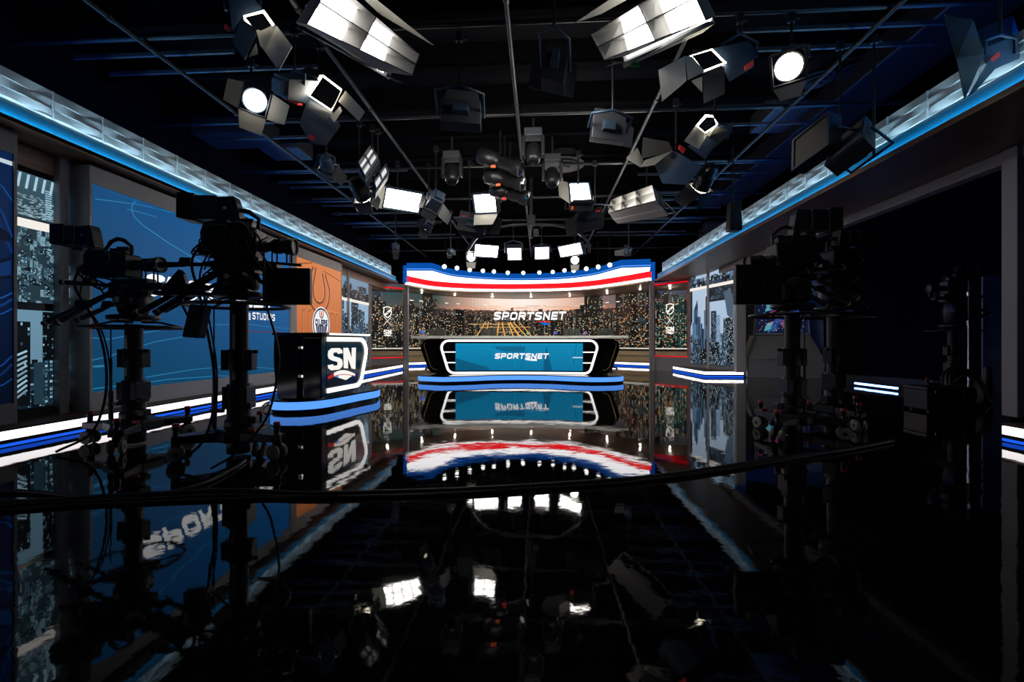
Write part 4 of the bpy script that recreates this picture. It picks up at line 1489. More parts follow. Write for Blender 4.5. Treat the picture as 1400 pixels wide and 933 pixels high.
    for s0, s1 in zip(ss, ss[1:]):
        w0, w1 = .02 + .10 * tip(s0), .02 + .10 * tip(s1)
        r.hexa([desk_map(s0, 1.035, w0), desk_map(s1, 1.035, w1), desk_map(s1, 1.035, -1.05), desk_map(s0, 1.035, -1.05)], [desk_map(s0, 1.10, w0), desk_map(s1, 1.10, w1), desk_map(s1, 1.10, -1.05), desk_map(s0, 1.10, -1.05)])
    r.put('worktop', M['glossgrey'], root, bevel=.01)
    # ----- chairs behind it
    labs = ['black ribbed chair, leftmost of four behind the wide anchor desk', 'black ribbed chair, second from the left behind the wide anchor desk', 'black ribbed chair, third from the left behind the wide anchor desk', 'black ribbed chair, rightmost of four behind the wide anchor desk']
    for k, px in enumerate((595.5, 667.2, 782.7, 829)):
        p = at(px, 468, 12.75)
        chair(V((p.x, p.y, .172)), labs[k])


def chair(p, label):
    root = empty('studio_chair', p, label, 'chair', 'chairs behind the anchor desk')
    b = MB()
    for i in range(3):
        b.box((-.16 + .16 * i, .22, .83), (.145, .07, .66))
    b.box((0, .255, .80), (.46, .03, .60))
    b.build('backrest', M['leather'], root, bevel=.02)
    MB().box((0, 0, .53), (.48, .46, .10)).build('seat', M['leather'], root, bevel=.03)
    MB().lathe([(0, .03), (.42, .03)], (0, 0, .08), (0, 0, 1), 12).build('stem', M['chrome'], root)
    for k in range(5):
        a = 2 * PI * k / 5
        l = MB().beam((0, 0, .08), (.29 * math.cos(a), .29 * math.sin(a), .06), .04, .03)
        l.lathe([(0, .03), (.03, .03)], (.29 * math.cos(a), .29 * math.sin(a), .03), (-math.sin(a), math.cos(a), 0), 10)
        l.build('leg', M['rig'], root)
    for s in (-1, 1):
        MB().tube([(s * .25, .2, .66), (s * .27, .05, .74), (s * .27, -.12, .74)], .02, 8).build('armrest', M['rig'], root)


def side_desk():
    A = at(446.5, 468, 6.2); B = at(503.5, 468, 7.4)
    e = V((B.x - A.x, B.y - A.y, 0)); Lg = e.length; e.normalize()
    n = V((e.y, -e.x, 0))
    o = V((A.x, A.y, 0))
    w = V((-1, 0.02, 0)).normalized()        # towards the wall, across the near end
    # ----- riser
    C = [(-3.80, 6.42), (-3.62, 6.12), (-3.46, 6.02), (-3.25, 6.01), (-3.05, 6.10), (-2.92, 6.30), (-2.84, 6.62), (-2.76, 7.0), (-2.66, 7.42), (-2.72, 7.75), (-3.0, 8.0), (-3.7, 8.1), (-3.95, 7.4)]
    def cam_plan(x, d):      # lateral and depth seen along the room axis -> plan
        p = at(738 + x / d * F, 468, d); return V((p.x, p.y, 0))
    plan = [cam_plan(*c) for c in C]
    sm = catmull(plan[:10], 5) + plan[10:]
    cen = sum(sm, V((0, 0, 0))) / len(sm)

    def ring(z0, z1, k, name, m, root=None):
        r = MB() if root is None else Rel()
        pts = [cen + (p - cen) * k for p in sm]
        r.prism([(p.x, p.y) for p in pts], (0, 0, z0), (1, 0, 0), (0, 1, 0), (0, 0, z1 - z0))
        return r.build(name, m) if root is None else r.put(name, m, root)
    ro = ring(.155, .178, 1.01, 'desk_riser', M['gloss'])
    tag(ro, 'low rounded riser with a light blue lit edge carrying the small black side desk', 'riser')
    ring(0, .05, .97, 'plinth', M['gloss'], ro)
    ring(.05, .153, 1.0, 'blue_light_edge', M['riserblue'], ro)
    # ----- desk
    z0, z1 = .18, 1.045
    root = empty('side_desk', (A.x, A.y, z0), 'small black gloss side desk with white letters, in front of the big blue display', 'desk')
    mp = lambda s, z, off: o + e * s + n * off + UP * z
    def face(sb, st, r, lo, hi, n_=8):
        """outline with a straight left edge and rounded right corners"""
        f = rtrap(st, sb, lo, hi, r, n_)
        return [(0.0 if p[0] < 0 else p[0], p[1]) for p in f if p[0] >= 0] 
    def halfout(sb, st, r, lo, hi):
        f = [p for p in rtrap(st, sb, lo, hi, r, 10) if p[0] > 0]
        return [(0.0, lo)] + f + [(0.0, hi)]
    r = Rel(); slab_from_outline(r, halfout(.98, 1.27, .22, .24, z1), mp, -.10, 0.0); r.put('front_panel', M['gloss'], root)
    r = Rel(); slab_from_outline(r, halfout(1.03, 1.36, .24, .182, z1), mp, -.68, -.10); r.put('body', M['gloss'], root)
    pts = halfout(.93, 1.20, .19, .285, .99)
    r = Rel(); stroke_solid(r, pts, .062, mp, .002, .025, False); r.put('white_light_outline', M['deskglow'], root)
    pic = Pic(lambda s, t, off: mp(s, t, off + .002))
    pic.poly([(.0, .33), (.45, .33), (.62, .48), (.62, .50), (.0, .50)], rgb(6, 12, 24), 0)
    sn_logo(pic, .015, .385, .80, .865, 1, rgb(250, 246, 240), rgb(180, 30, 24), rgb(60, 150, 210))
    pic.build('emblem', root)
    # near end: two tall gloss fins with a gap
    end = MB()
    def fin(a, b, bulge, nm, lean=0.0):
        q = Rel()
        prof = []
        m_ = 10
        for i in range(m_ + 1):
            t = i / m_
            prof.append((a, z0 + (z1 - z0) * t))
        outl = [(a, z0 + .004), (a, z1)] + [(b + bulge * math.sin(PI * (1 - i / 8)) * 1 + lean * (i / 8), z1 - (z1 - z0 - .004) * i / 8) for i in range(9)]
        q.prism(outl, o + e * (-.13), w, UP, e * .13)
        q.put(nm, M['gloss'], root, bevel=.012)
    fin(.0, .26, .0, 'end_fin')
    fin(.33, .66, .03, 'end_fin', -.05)
    q = Rel(); q.prism([(.25, z0 + .01), (.35, z0 + .01), (.35, z1), (.25, z1)], o + e * (-.02), w, UP, e * .02); q.put('recess_panel', M['rig'], root)
    for z, h in ((.86, .03), (.47, .03)):
        q = Rel(); q.prism([(.265, z), (.325, z), (.325, z + h), (.265, z + h)], o + e * (-.05), w, UP, e * .03); q.put('reading_light', M['deskglow'], root)
    for z in (.30, .34, .38):
        q = Rel(); q.tube([o + e * -.04 + w * .27 + UP * z, o + e * -.05 + w * .30 + UP * (z + .02), o + e * -.04 + w * .32 + UP * (z - .01)], .006, 6); q.put('wire', M['gold'], root)
    q = Rel(); q.prism([(0.02, 1.0), (.25, 1.0), (.25, 1.014), (.02, 1.014)], o + e * (-.145), w, UP, e * .012); q.put('gold_trim', M['gold'], root)
    # worktop
    q = Rel()
    top = [o + e * -.17 + n * .03, o + e * 1.22 + n * .06, o + e * 1.30 + n * .0, o + e * 1.32 + w * .6, o + e * 1.2 + w * .74, o + e * -.05 + w * .74, o + e * -.17 + w * .66]
    q.prism([(p.x, p.y) for p in top], (0, 0, 1.047), (1, 0, 0), (0, 1, 0), (0, 0, .03))
    q.put('worktop', M['gloss'], root, bevel=.006)
    q = Rel(); q.hexa([o + e * .0 + n * .052 + UP * 1.048, o + e * 1.16 + n * .062 + UP * 1.048, o + e * 1.16 + n * .055 + UP * 1.048, o + n * .04 + UP * 1.048], [o + e * .0 + n * .058 + UP * 1.074, o + e * 1.16 + n * .068 + UP * 1.074, o + e * 1.16 + n * .058 + UP * 1.074, o + n * .045 + UP * 1.074]); q.put('edge_light', M['deskglow'], root)


def build_desks():
    anchor_desk()
    side_desk()
# ------------------------------------------------------------------ pedestal cameras (built facing +x)
def pedestal_camera(loc, rz, label, ring_z, plate_z, body_z, lens_z, vf, tilt=0.0, body=(-.42, .02, .24), lens_len=.30, monitor=None, pouch=None, keypad=None, seed=1, arms=(90, 210, 330), bars=True, tag_=False, head_r=.12, steep=1.0, ring_coil=None):
    rnd = random.Random(seed)
    root = empty('pedestal_camera', loc, label, 'studio camera', 'pedestal cameras', rz)
    rig, rig2 = M['rig'], M['rig2']
    # base
    b = MB()
    b.lathe([(.135, .20), (.15, .23), (.225, .23), (.24, .19)], (0, 0, 0), (0, 0, 1), 6)
    for a in arms:
        a = math.radians(a)
        d = V((math.cos(a), math.sin(a), 0))
        s = V((-d.y, d.x, 0))
        b.hexa([d * .1 + s * .13 + UP * .14, d * .1 - s * .13 + UP * .14, d * .46 - s * .055 + UP * .15, d * .46 + s * .055 + UP * .15], [d * .1 + s * .13 + UP * .225, d * .1 - s * .13 + UP * .225, d * .46 - s * .055 + UP * .205, d * .46 + s * .055 + UP * .205])
    b.lathe([(.02, .095), (.14, .095)], (0, 0, 0), (0, 0, 1), 20)
    b.build('base', rig, root, bevel=.008)
    for a in arms:
        a = math.radians(a)
        d = V((math.cos(a), math.sin(a), 0)); s = V((-d.y, d.x, 0))
        p = d * .43
        c = MB()
        c.lathe([(.06, .016), (.10, .018), (.101, .03), (.15, .035), (.20, .035), (.205, .022), (.25, .022), (.262, .028), (.275, .028)], p, (0, 0, 1), 12)
        co = c.build('caster', rig, root)
        for k in (-1, 1):
            w = MB().lathe([(-.017, .05), (-.012, .062), (.012, .062), (.017, .05)], p + s * (.038 * k) + UP * .0625, s, 20)
            w.build('wheel', M['rubber'], co)
            MB().lathe([(-.02, .02), (.02, .02)], p + s * (.038 * k) + UP * .0625, s, 10).build('wheel_hub', rig, co)
        MB().lathe([(.276, .026), (.30, .026), (.305, .02)], p, (0, 0, 1), 12).build('brake_cap', M['redcap'], co)
    MB().box((.19, -.17, .235), (.05, .03, .03)).build('foot_lock', M['redcap'], root)
    # column
    top = ring_z + .03
    c = MB()
    c.lathe([(.22, .11), (.30, .11), (.31, .092), (.60, .092)], (0, 0, 0), (0, 0, 1), 20)
    c.box((0, 0, .50), (.20, .16, .16)); c.box((0, 0, .42), (.23, .10, .05)); c.box((.11, -.02, .30), (.10, .08, .06))
    c.build('column', rig, root, bevel=.006)
    MB().lathe([(.60, .070), (top, .070)], (0, 0, 0), (0, 0, 1), 20).build('telescopic_stage', rig, root)
    c = MB()
    zc = min(.80, ring_z - .22)
    c.lathe([(zc - .09, .086), (zc + .09, .086)], (0, 0, 0), (0, 0, 1), 20)
    for s in (-1, 1): c.box((s * .10, 0, zc), (.05, .10, .17))
    c.box((.13, 0, zc + .07), (.05, .03, .03))
    c.build('collar', rig, root, bevel=.006)
    MB().box((-.008, -.0715, (.62 + top) / 2 - .04), (.022, .012, top - .74)).build('height_scale', M['scale'], root)
    c = MB()
    c.tube([(-.17, -.06, .24), (-.17, -.06, .50)], .020, 8); c.tube([(-.17, -.06, .50), (-.17, -.06, .80)], .012, 8); c.tube([(-.17, -.06, .80), (-.17, -.06, ring_z)], .006, 8)
    c.box((-.15, -.05, .38), (.10, .04, .03))
    c.build('guide_rod', rig, root)
    # steering ring with spokes
    r = MB()
    R = .385
    r.tube([(R * math.cos(2 * PI * k / 48), R * math.sin(2 * PI * k / 48), ring_z) for k in range(48)], .015, 8, closed=True)
    for k in range(3):
        a = 2 * PI * k / 3 + .5
        r.tube([(.06 * math.cos(a), .06 * math.sin(a), ring_z + .05), (.2 * math.cos(a), .2 * math.sin(a), ring_z + .05), (R * math.cos(a), R * math.sin(a), ring_z)], .011, 6)
    r.build('steering_ring', rig, root)
    for a in (-1.50, -2.6):
        MB().box((.39 * math.cos(a), .39 * math.sin(a), ring_z + .004), (.03, .03, .034)).build('ring_lock', M['redcap'], root)
    # head
    h = MB()
    h.lathe([(ring_z + .06, .15), (ring_z + .075, .20), (ring_z + .11, .20), (ring_z + .12, .14)], (0, 0, 0), (0, 0, 1), 16)
    h.build('mount_plate', rig, root, bevel=.004)
    h0, h1 = ring_z + .12, plate_z - .05
    hm = (h0 + h1) / 2
    h = MB()
    h.lathe([(h0, .10), (h0 + .03, head_r), (hm, head_r * 1.08), (h1 - .03, head_r * .95), (h1, .08)], (0, 0, 0), (0, 0, 1), 18)
    h.lathe([(-.15, .05), (-.13, .085), (.13, .085), (.15, .05)], (0, 0, hm + .02), (0, 1, 0), 18)
    h.box((0, 0, h1), (.34, .18, .05))
    h.build('tilt_head', rig, root, bevel=.004)
    MB().lathe([(-.158, .02), (-.15, .028)], (-.02, 0, hm + .02), (0, 1, 0), 12).build('level_bubble', M['scale'], root)
    # everything above the head tilts together
    T = Matrix.Translation((0, 0, plate_z)) @ Matrix.Rotation(tilt, 4, 'Y') @ Matrix.Translation((0, 0, -plate_z))

    def tb(mb, name, m, parent=root, bevel=0.0):
        mb.v = [T @ p for p in mb.v]
        return mb.build(name, m, parent, bevel)
    p = MB(); p.box((.03, 0, plate_z), (.60, .12, .035)); p.box((.0, 0, plate_z + .04), (.36, .10, .04)); p.box((.25, .0, plate_z - .025), (.16, .09, .03))
    tb(p, 'wedge_plate', rig, bevel=.004)
    tb(MB().box((-.04, -.0605, plate_z - .005), (.07, .006, .014)), 'serial_plate', M['caramel'])
    # camera body: side profile
    x0, x1, bh = body
    zb = body_z
    prof = [(x0, zb + .03), (x0 + .03, zb), (x1 - .12, zb - .02), (x1 - .08, zb - .05), (x1 - .01, zb - .05), (x1, zb + .02), (x1, zb + bh * .72), (x1 - .03, zb + bh * .80), (x0 + .12, zb + bh), (x0 + .02, zb + bh * .93), (x0 - .01, zb + bh * .6)]
    q = MB().prism(prof, (0, .09, 0), (1, 0, 0), (0, 0, 1), (0, -.18, 0))
    bo = tb(q, 'camera_body', rig, bevel=.012)
    q = MB(); q.box((x0 + .18, -.093, zb + bh * .5), (.20, .012, bh * .45)); q.box((x1 - .08, -.093, zb + bh * .42), (.09, .012, bh * .5)); tb(q, 'side_panel', rig2, bo, .003)
    q = MB(); q.box((x0 + .10, 0, zb + .0), (.26, .14, .06)); q.box((x1 - .22, 0, zb - .035), (.34, .10, .03)); tb(q, 'shoulder_plate', rig)
    # handle
    q = MB().tube([(x0 + .12, 0, zb + bh * .95), (x0 + .19, 0, zb + bh + .08), (x0 + .26, 0, zb + bh + .105), (x1 - .10, 0, zb + bh + .09), (x1 - .02, 0, zb + bh + .03), (x1 - .02, 0, zb + bh * .74)], [.014, .018, .02, .02, .016, .014], 8)
    q.box(((x0 + x1) / 2 + .08, 0, zb + bh * .93), (.16, .07, .05)); q.lathe([(-.05, .018), (.05, .018)], ((x0 + x1) / 2 + .12, -.02, zb + bh + .01), (1, 0, 0), 10)
    tb(q, 'carry_handle', rig)
    # lens
    L = lens_len
    q = MB().lathe([(0, .05), (.05, .05), (.06, .042), (.09, .042), (.10, .055), (.17, .058), (.18, .052), (.20, .066), (L - .02, .074), (L, .074), (L, .064), (L - .012, .060)], (x1, 0, lens_z), (1, 0, 0), 24)
    lo = tb(q, 'lens', rig)
    tb(MB().lathe([(L - .02, .001), (L - .014, .058)], (x1, 0, lens_z), (1, 0, 0), 24), 'front_glass', M['dark_lens'], lo)
    q = MB()
    for k in range(16):
        a = 2 * PI * k / 16
        q.box((x1 + .14, .058 * math.cos(a), lens_z + .058 * math.sin(a)), (.06, .008, .008))
    tb(q, 'focus_ring', rig2, lo)
    q = MB()
    for xx in (x1 + .10, x1 + .14, x1 + .22, x1 + L - .02):
        q.tube([(xx, -.02, lens_z - .04), (xx, -.02, plate_z + .02)], .007, 6)
    q.tube([(x1 - .2, -.02, plate_z + .04), (x1 + .34, -.02, plate_z + .0)], .012, 8)
    tb(q, 'support_rod', rig)
    # viewfinder on its arm
    vx0, vx1, vz0, vz1 = vf
    q = MB()
    q.hexa([(vx0, -.10, vz0 + .02), (vx0, .10, vz0 + .02), (vx0, .10, vz1), (vx0, -.10, vz1)], [(vx0 + .13, -.085, vz0), (vx0 + .13, .085, vz0), (vx0 + .13, .085, vz1), (vx0 + .13, -.085, vz1)])
    q.box((vx0 + .13 + (vx1 - vx0 - .13) / 2, 0, (vz0 + vz1) / 2), (vx1 - vx0 - .13, .15, (vz1 - vz0) * .86))
    vo = q.build('viewfinder', rig, root, bevel=.008)
    MB().box((vx0 - .004, 0, (vz0 + vz1) / 2 + .01), (.012, .16, (vz1 - vz0) * .7)).build('viewfinder_screen', M['dark_lens'], vo)
    q = MB()
    ax = vx1
    q.prism([(ax - .01, vz0 + .02), (ax - .01, vz1 - .02), (ax + .13, vz1 - .01), (ax + .15, vz1 - .06), (ax + .19, zb + bh * .9), (ax + .12, zb + bh * .9), (ax + .09, vz0 + .03)], (0, .05, 0), (1, 0, 0), (0, 0, 1), (0, -.10, 0))
    q.box((ax - .02, 0, vz0 - .015), (.10, .06, .03))
    q.build('viewfinder_arm', rig, root, bevel=.006)
    MB().lathe([(-.062, .012), (-.05, .012)], (ax + .06, 0, (vz0 + vz1) / 2), (0, 1, 0), 10).build('arm_knob', M['scale'], root)
    # pan bars
    if bars:
        for k, (y, x_, z_, dx, dz) in enumerate(((-.10, -.10, plate_z - .06, -.62, -.30 * steep), (-.16, -.08, plate_z - .10, -.44, -.26 * steep), (.12, -.12, plate_z - .08, -.52, -.24 * steep), (-.02, -.2, plate_z + .0, -.44, .03 - .2 * (steep - 1)))):
            p0 = V((x_, y, z_)); p1 = V((x_ + dx * .45, y - .04, z_ + dz * .45)); p2 = V((x_ + dx, y - .07, z_ + dz))
            q = MB().tube([p0, p1], .017, 8)
            q.tube([p1, p2], [.020, .028], 10)
            q.lathe([(-.02, .03), (.02, .03)], p0, (0, 1, 0), 12)
            po = tb(q, 'pan_bar', rig)
            q = MB().prism([(-.05, .0), (-.03, .055), (.05, .055), (.05, .0)], p1 + V((0, .025, .0)), (1, 0, 0), (0, 0, 1), (0, -.05, 0))
            tb(q, 'zoom_control', rig, po, .004)
            tb(MB().lathe([(0, .0285), (.015, .0285)], p2 - (p2 - p1).normalized() * .05, (p2 - p1), 10), 'grip_band', M['scale'], po)
    # prompter monitor
    if monitor:
        mx0, mx1, mz0, mz1, my = monitor
        q = MB().box(((mx0 + mx1) / 2, my, (mz0 + mz1) / 2), (mx1 - mx0, .06, mz1 - mz0))
        mo = q.build('prompter_monitor', rig, root, bevel=.006)
        q = MB()
        for k in range(9):
            q.box((mx0 + (mx1 - mx0) * .52, my - .032, mz0 + (mz1 - mz0) * (.2 + .07 * k)), (.03, .006, .008))
        q.box((mx0 + (mx1 - mx0) * .33, my - .032, mz0 + (mz1 - mz0) * .48), (.02, .008, .02)); q.box((mx0 + (mx1 - mx0) * .33, my - .032, mz0 + (mz1 - mz0) * .66), (.02, .008, .02))
        q.build('rear_socket', M['rig2'], mo)
        q = MB().tube([(mx0 + .05, my + .04, (mz0 + mz1) / 2), (mx0 - .06, my * .4, (mz0 + mz1) / 2 + .05), (.10, 0, plate_z - .02)], .018, 8)
        q.box((mx0 + .12, my + .05, (mz0 + mz1) / 2), (.16, .05, .16))
        q.build('monitor_arm', rig, root)
    if keypad:
        kx, kz, kw = keypad
        q = MB(); q.box((kx, -.14, kz), (kw, .16, .035)); q.prism([(kx - kw * .5, kz + .01), (kx - kw * .45, kz + .05), (kx - kw * .1, kz + .20), (kx + kw * .0, kz + .16), (kx + kw * .1, kz + .01)], (0, -.10, 0), (1, 0, 0), (0, 0, 1), (0, -.05, 0))
        ko = q.build('shot_box', rig, root, bevel=.004)
        MB().box((kx - kw * .28, -.222, kz + .005), (.008, .006, .008)).build('tally_dot', M['redcap'], ko)
        MB().tube([(kx - kw * .05, -.14, kz), (kx - kw * .0, -.15, kz - .10), (kx + kw * .18, -.16, kz - .22)], .010, 6).build('shot_box_arm', rig, ko)
    if pouch:
        px_, pz = pouch
        q = MB().hexa([(px_ - .075, -.2, pz), (px_ + .045, -.2, pz - .01), (px_ + .045, -.30, pz - .01), (px_ - .075, -.30, pz)], [(px_ - .02, -.2, pz + .25), (px_ + .10, -.2, pz + .25), (px_ + .10, -.30, pz + .25), (px_ - .02, -.30, pz + .25)])
        po = q.build('side_pouch', M['pouch'], root, bevel=.008)
        pic = Pic(plane_map((px_ - .04, -.302, pz + .07), (1, 0, 0), (.2, 0, 1)))
        pic.text('3', .01, .0, .06, .06, (.002, .003, .006), 1, .24, .0, .3)
        pic.text('2', .03, .07, .09, .13, (.002, .003, .006), 1, .24, .0, .3)
        m = M['black']
        me = pic.v
        q = MB(); q.add(pic.v, pic.f, 0); q.build('pouch_number', m, po)
        MB().tube([(px_ + .07, -.25, pz + .25), (px_ + .06, -.2, pz + .32), (px_ + .09, -.1, ring_z)], .006, 6).build('pouch_strap', rig, po)
    if ring_coil:
        cx, cz, cr = ring_coil
        q = MB()
        for k in range(3):
            q.tube([(cx + (cr - .004 * k) * math.cos(t), -.125 - .012 * k, cz + (cr - .006 * k) * math.sin(t)) for t in [2 * PI * i / 32 for i in range(32)]], .008, 6, closed=True)
        q.build('cable_coil', M['cable'], root)
        MB().lathe([(-.05, cr * .5), (-.03, cr * .8), (.03, cr * .86), (.05, cr * .6)], (cx, -.10, cz), (0, -1, 0), 24).build('side_pod', rig, root)
        q = MB().hexa([(cx - .26, -.10, plate_z - .28), (cx + .06, -.10, plate_z - .30), (cx + .06, .10, plate_z - .30), (cx - .26, .10, plate_z - .28)], [(cx - .14, -.09, plate_z - .04), (cx + .04, -.09, plate_z - .04), (cx + .04, .09, plate_z - .04), (cx - .14, .09, plate_z - .04)])
        q.build('counterbalance_housing', rig, root, bevel=.02)
        q = MB().tube(catmull([(cx + .06, -.12, cz + .1), (cx + .2, -.14, cz - .1), (cx + .24, -.2, cz - .5), (cx + .36, -.24, cz - .9), (cx + .37, -.26, .7), (cx + .30, -.3, .35), (cx + .1, -.35, .1), (cx, -.5, .02)], 6), .009, 6)
        q.build('drop_cable', M['cable'], root)
        for k in range(6):
            a = V((cx - .22 + .09 * k, -.12, cz + .02 * math.sin(k * 2.1))); b_ = V((cx - .12 + .07 * k, -.11, plate_z - .02 + .03 * math.cos(k)))
            MB().tube(catmull([a, a + V((-.06, -.05, -.08)), b_ + V((.05, -.04, -.04)), b_], 6), .006, 6).build('cable_loop', M['cable'], root)
    # looms of cable
    nc = 0
    for k in range(7):
        a = V((x0 + .02 + .3 * rnd.random(), rnd.choice((-.10, .10)), zb + bh * (.2 + .5 * rnd.random())))
        b_ = V((rnd.uniform(-.25, .15), rnd.uniform(-.12, .12), plate_z + rnd.uniform(-.08, .04)))
        m1 = a + V((rnd.uniform(-.18, .02), rnd.uniform(-.08, .08), -.04 - .1 * rnd.random()))
        m2 = b_ + V((rnd.uniform(-.16, .1), rnd.uniform(-.08, .08), rnd.uniform(-.10, .08)))
        MB().tube(catmull([a, m1, m2, b_], 6), .006 + .003 * rnd.random(), 6).build('cable_loop', M['cable'], root)
    pts = [(x0 + .16 + .13 * math.cos(t), -.11 - .01 * math.sin(t), zb + .12 + .09 * math.sin(t)) for t in [2 * PI * k / 24 for k in range(24)]]
    MB().tube(pts, .006, 6, closed=True).build('cable_loop', M['greencable'], root)
    MB().tube(catmull([(x0 + .05, -.1, zb + .1), (x0 - .05, -.12, plate_z), (-.22, -.16, ring_z + .05), (-.13, -.15, .8), (-.10, -.18, .45), (-.16, -.25, .15), (-.30, -.42, .02)], 7), .011, 8).build('drop_cable', M['cable'], root)
    MB().tube(catmull([(x0 + .1, -.1, zb + .05), (x0 + .02, -.13, plate_z - .1), (-.18, -.15, ring_z), (-.11, -.13, .75), (-.12, -.12, .3)], 7), .007, 8).build('drop_cable', M['cable'], root)
    if tag_:
        MB().box((-.02, -.24, .12), (.03, .004, .09)).build('paper_tag', M['caramel'], root)
    return root


def build_cameras():
    p = atZ(183, 607.5, 0)
    pedestal_camera((p.x, p.y, 0), -.03, 'black pedestal camera in side view facing right, nearest the left wall', 1.085, 1.475, 1.60, 1.665, (-.755, -.53, 1.84, 2.05), body=(-.42, .0, .21), lens_len=.28, seed=3, arms=(-60, 60, 182))
    p = atZ(327, 622, 0)
    pedestal_camera((p.x, p.y, 0), .12, 'tall black pedestal camera with a monitor on its front, between wall camera and side desk', 1.255, 1.60, 1.70, 1.76, (-.45, -.15, 1.95, 2.18), body=(-.26, .18, .26), lens_len=.28, monitor=(.25, .63, 1.26, 1.56, -.10), pouch=(-.20, .99), keypad=(-.36, 1.34, .36), seed=5, arms=(-150, -25, 95), head_r=.15, steep=1.25, ring_coil=(.06, 1.83, .105))
    p = atZ(1083, 596, 0)
    pedestal_camera((p.x, p.y, 0), PI + .10, 'black pedestal camera facing left with a dark monitor, front one of the right pair', 1.22, 1.66, 1.76, 1.80, (-.46, -.16, 2.06, 2.30), tilt=.10, body=(-.24, .19, .26), lens_len=.27, monitor=(.20, .66, 1.32, 1.71, .12), seed=8, arms=(40, 150, -80), tag_=True, head_r=.15, steep=1.1)
    p = atZ(1140, 580, 0)
    pedestal_camera((p.x, p.y, 0), PI + .5, 'black pedestal camera in deep shade, behind the front one of the right pair', 1.24, 1.70, 1.80, 1.84, (-.5, -.2, 2.05, 2.27), body=(-.3, .15, .25), lens_len=.28, seed=12, arms=(180, 60, -60), head_r=.14)
# ------------------------------------------------------------------ ceiling grid and lights
GZ = 4.2
ORD = ['first', 'second', 'third', 'fourth', 'fifth', 'sixth', 'seventh', 'eighth', 'ninth', 'tenth', 'eleventh', 'twelfth', 'thirteenth', 'fourteenth', 'fifteenth', 'sixteenth']


def pose_quad(q, zc, k=1.0):
    """four picture corners of a rectangle -> its corners in the room, at mean depth zc"""
    rs = [ray(*p) for p in q]
    Mx = np.array([[rs[0][i], -rs[1][i], rs[2][i], -rs[3][i]] for i in range(3)])
    d = np.linalg.svd(Mx)[2][-1]
    d = d / d.mean()
    d = 1 + (np.clip(d, .7, 1.4) - 1) * k
    P = [CAM + rs[i] * (zc * float(d[i])) for i in range(4)]
    c = sum(P, V((0, 0, 0))) / 4
    u = ((P[1] - P[0]) + (P[2] - P[3])) / 4
    v = ((P[3] - P[0]) + (P[2] - P[1])) / 4
    n = u.cross(v).normalized()
    if n.dot(CAM - c) < 0:
        u = -u
        n = u.cross(v).normalized()
    return c, u, v, n


def hanger(root, pts, top=GZ, axis=None):
    """yoke through pts, a stem up to the grid and a clamp round the pipe"""
    r = Rel().tube(pts, .016, 6)
    r.put('yoke', M['bluehouse'], root)
    m = pts[len(pts) // 2]
    r = Rel().tube([m, V((m.x, m.y, max(top, m.z + .05)))], .014, 8)
    r.put('stem', M['pipe'], root)
    r = Rel().box((m.x, m.y, max(top, m.z + .05)), (.07, .05, .10)); r.lathe([(-.04, .012), (.04, .012)], (m.x + .04, m.y, max(top, m.z + .05) - .02), (1, 0, 0), 8)
    r.put('clamp', M['pipe'], root, .004)


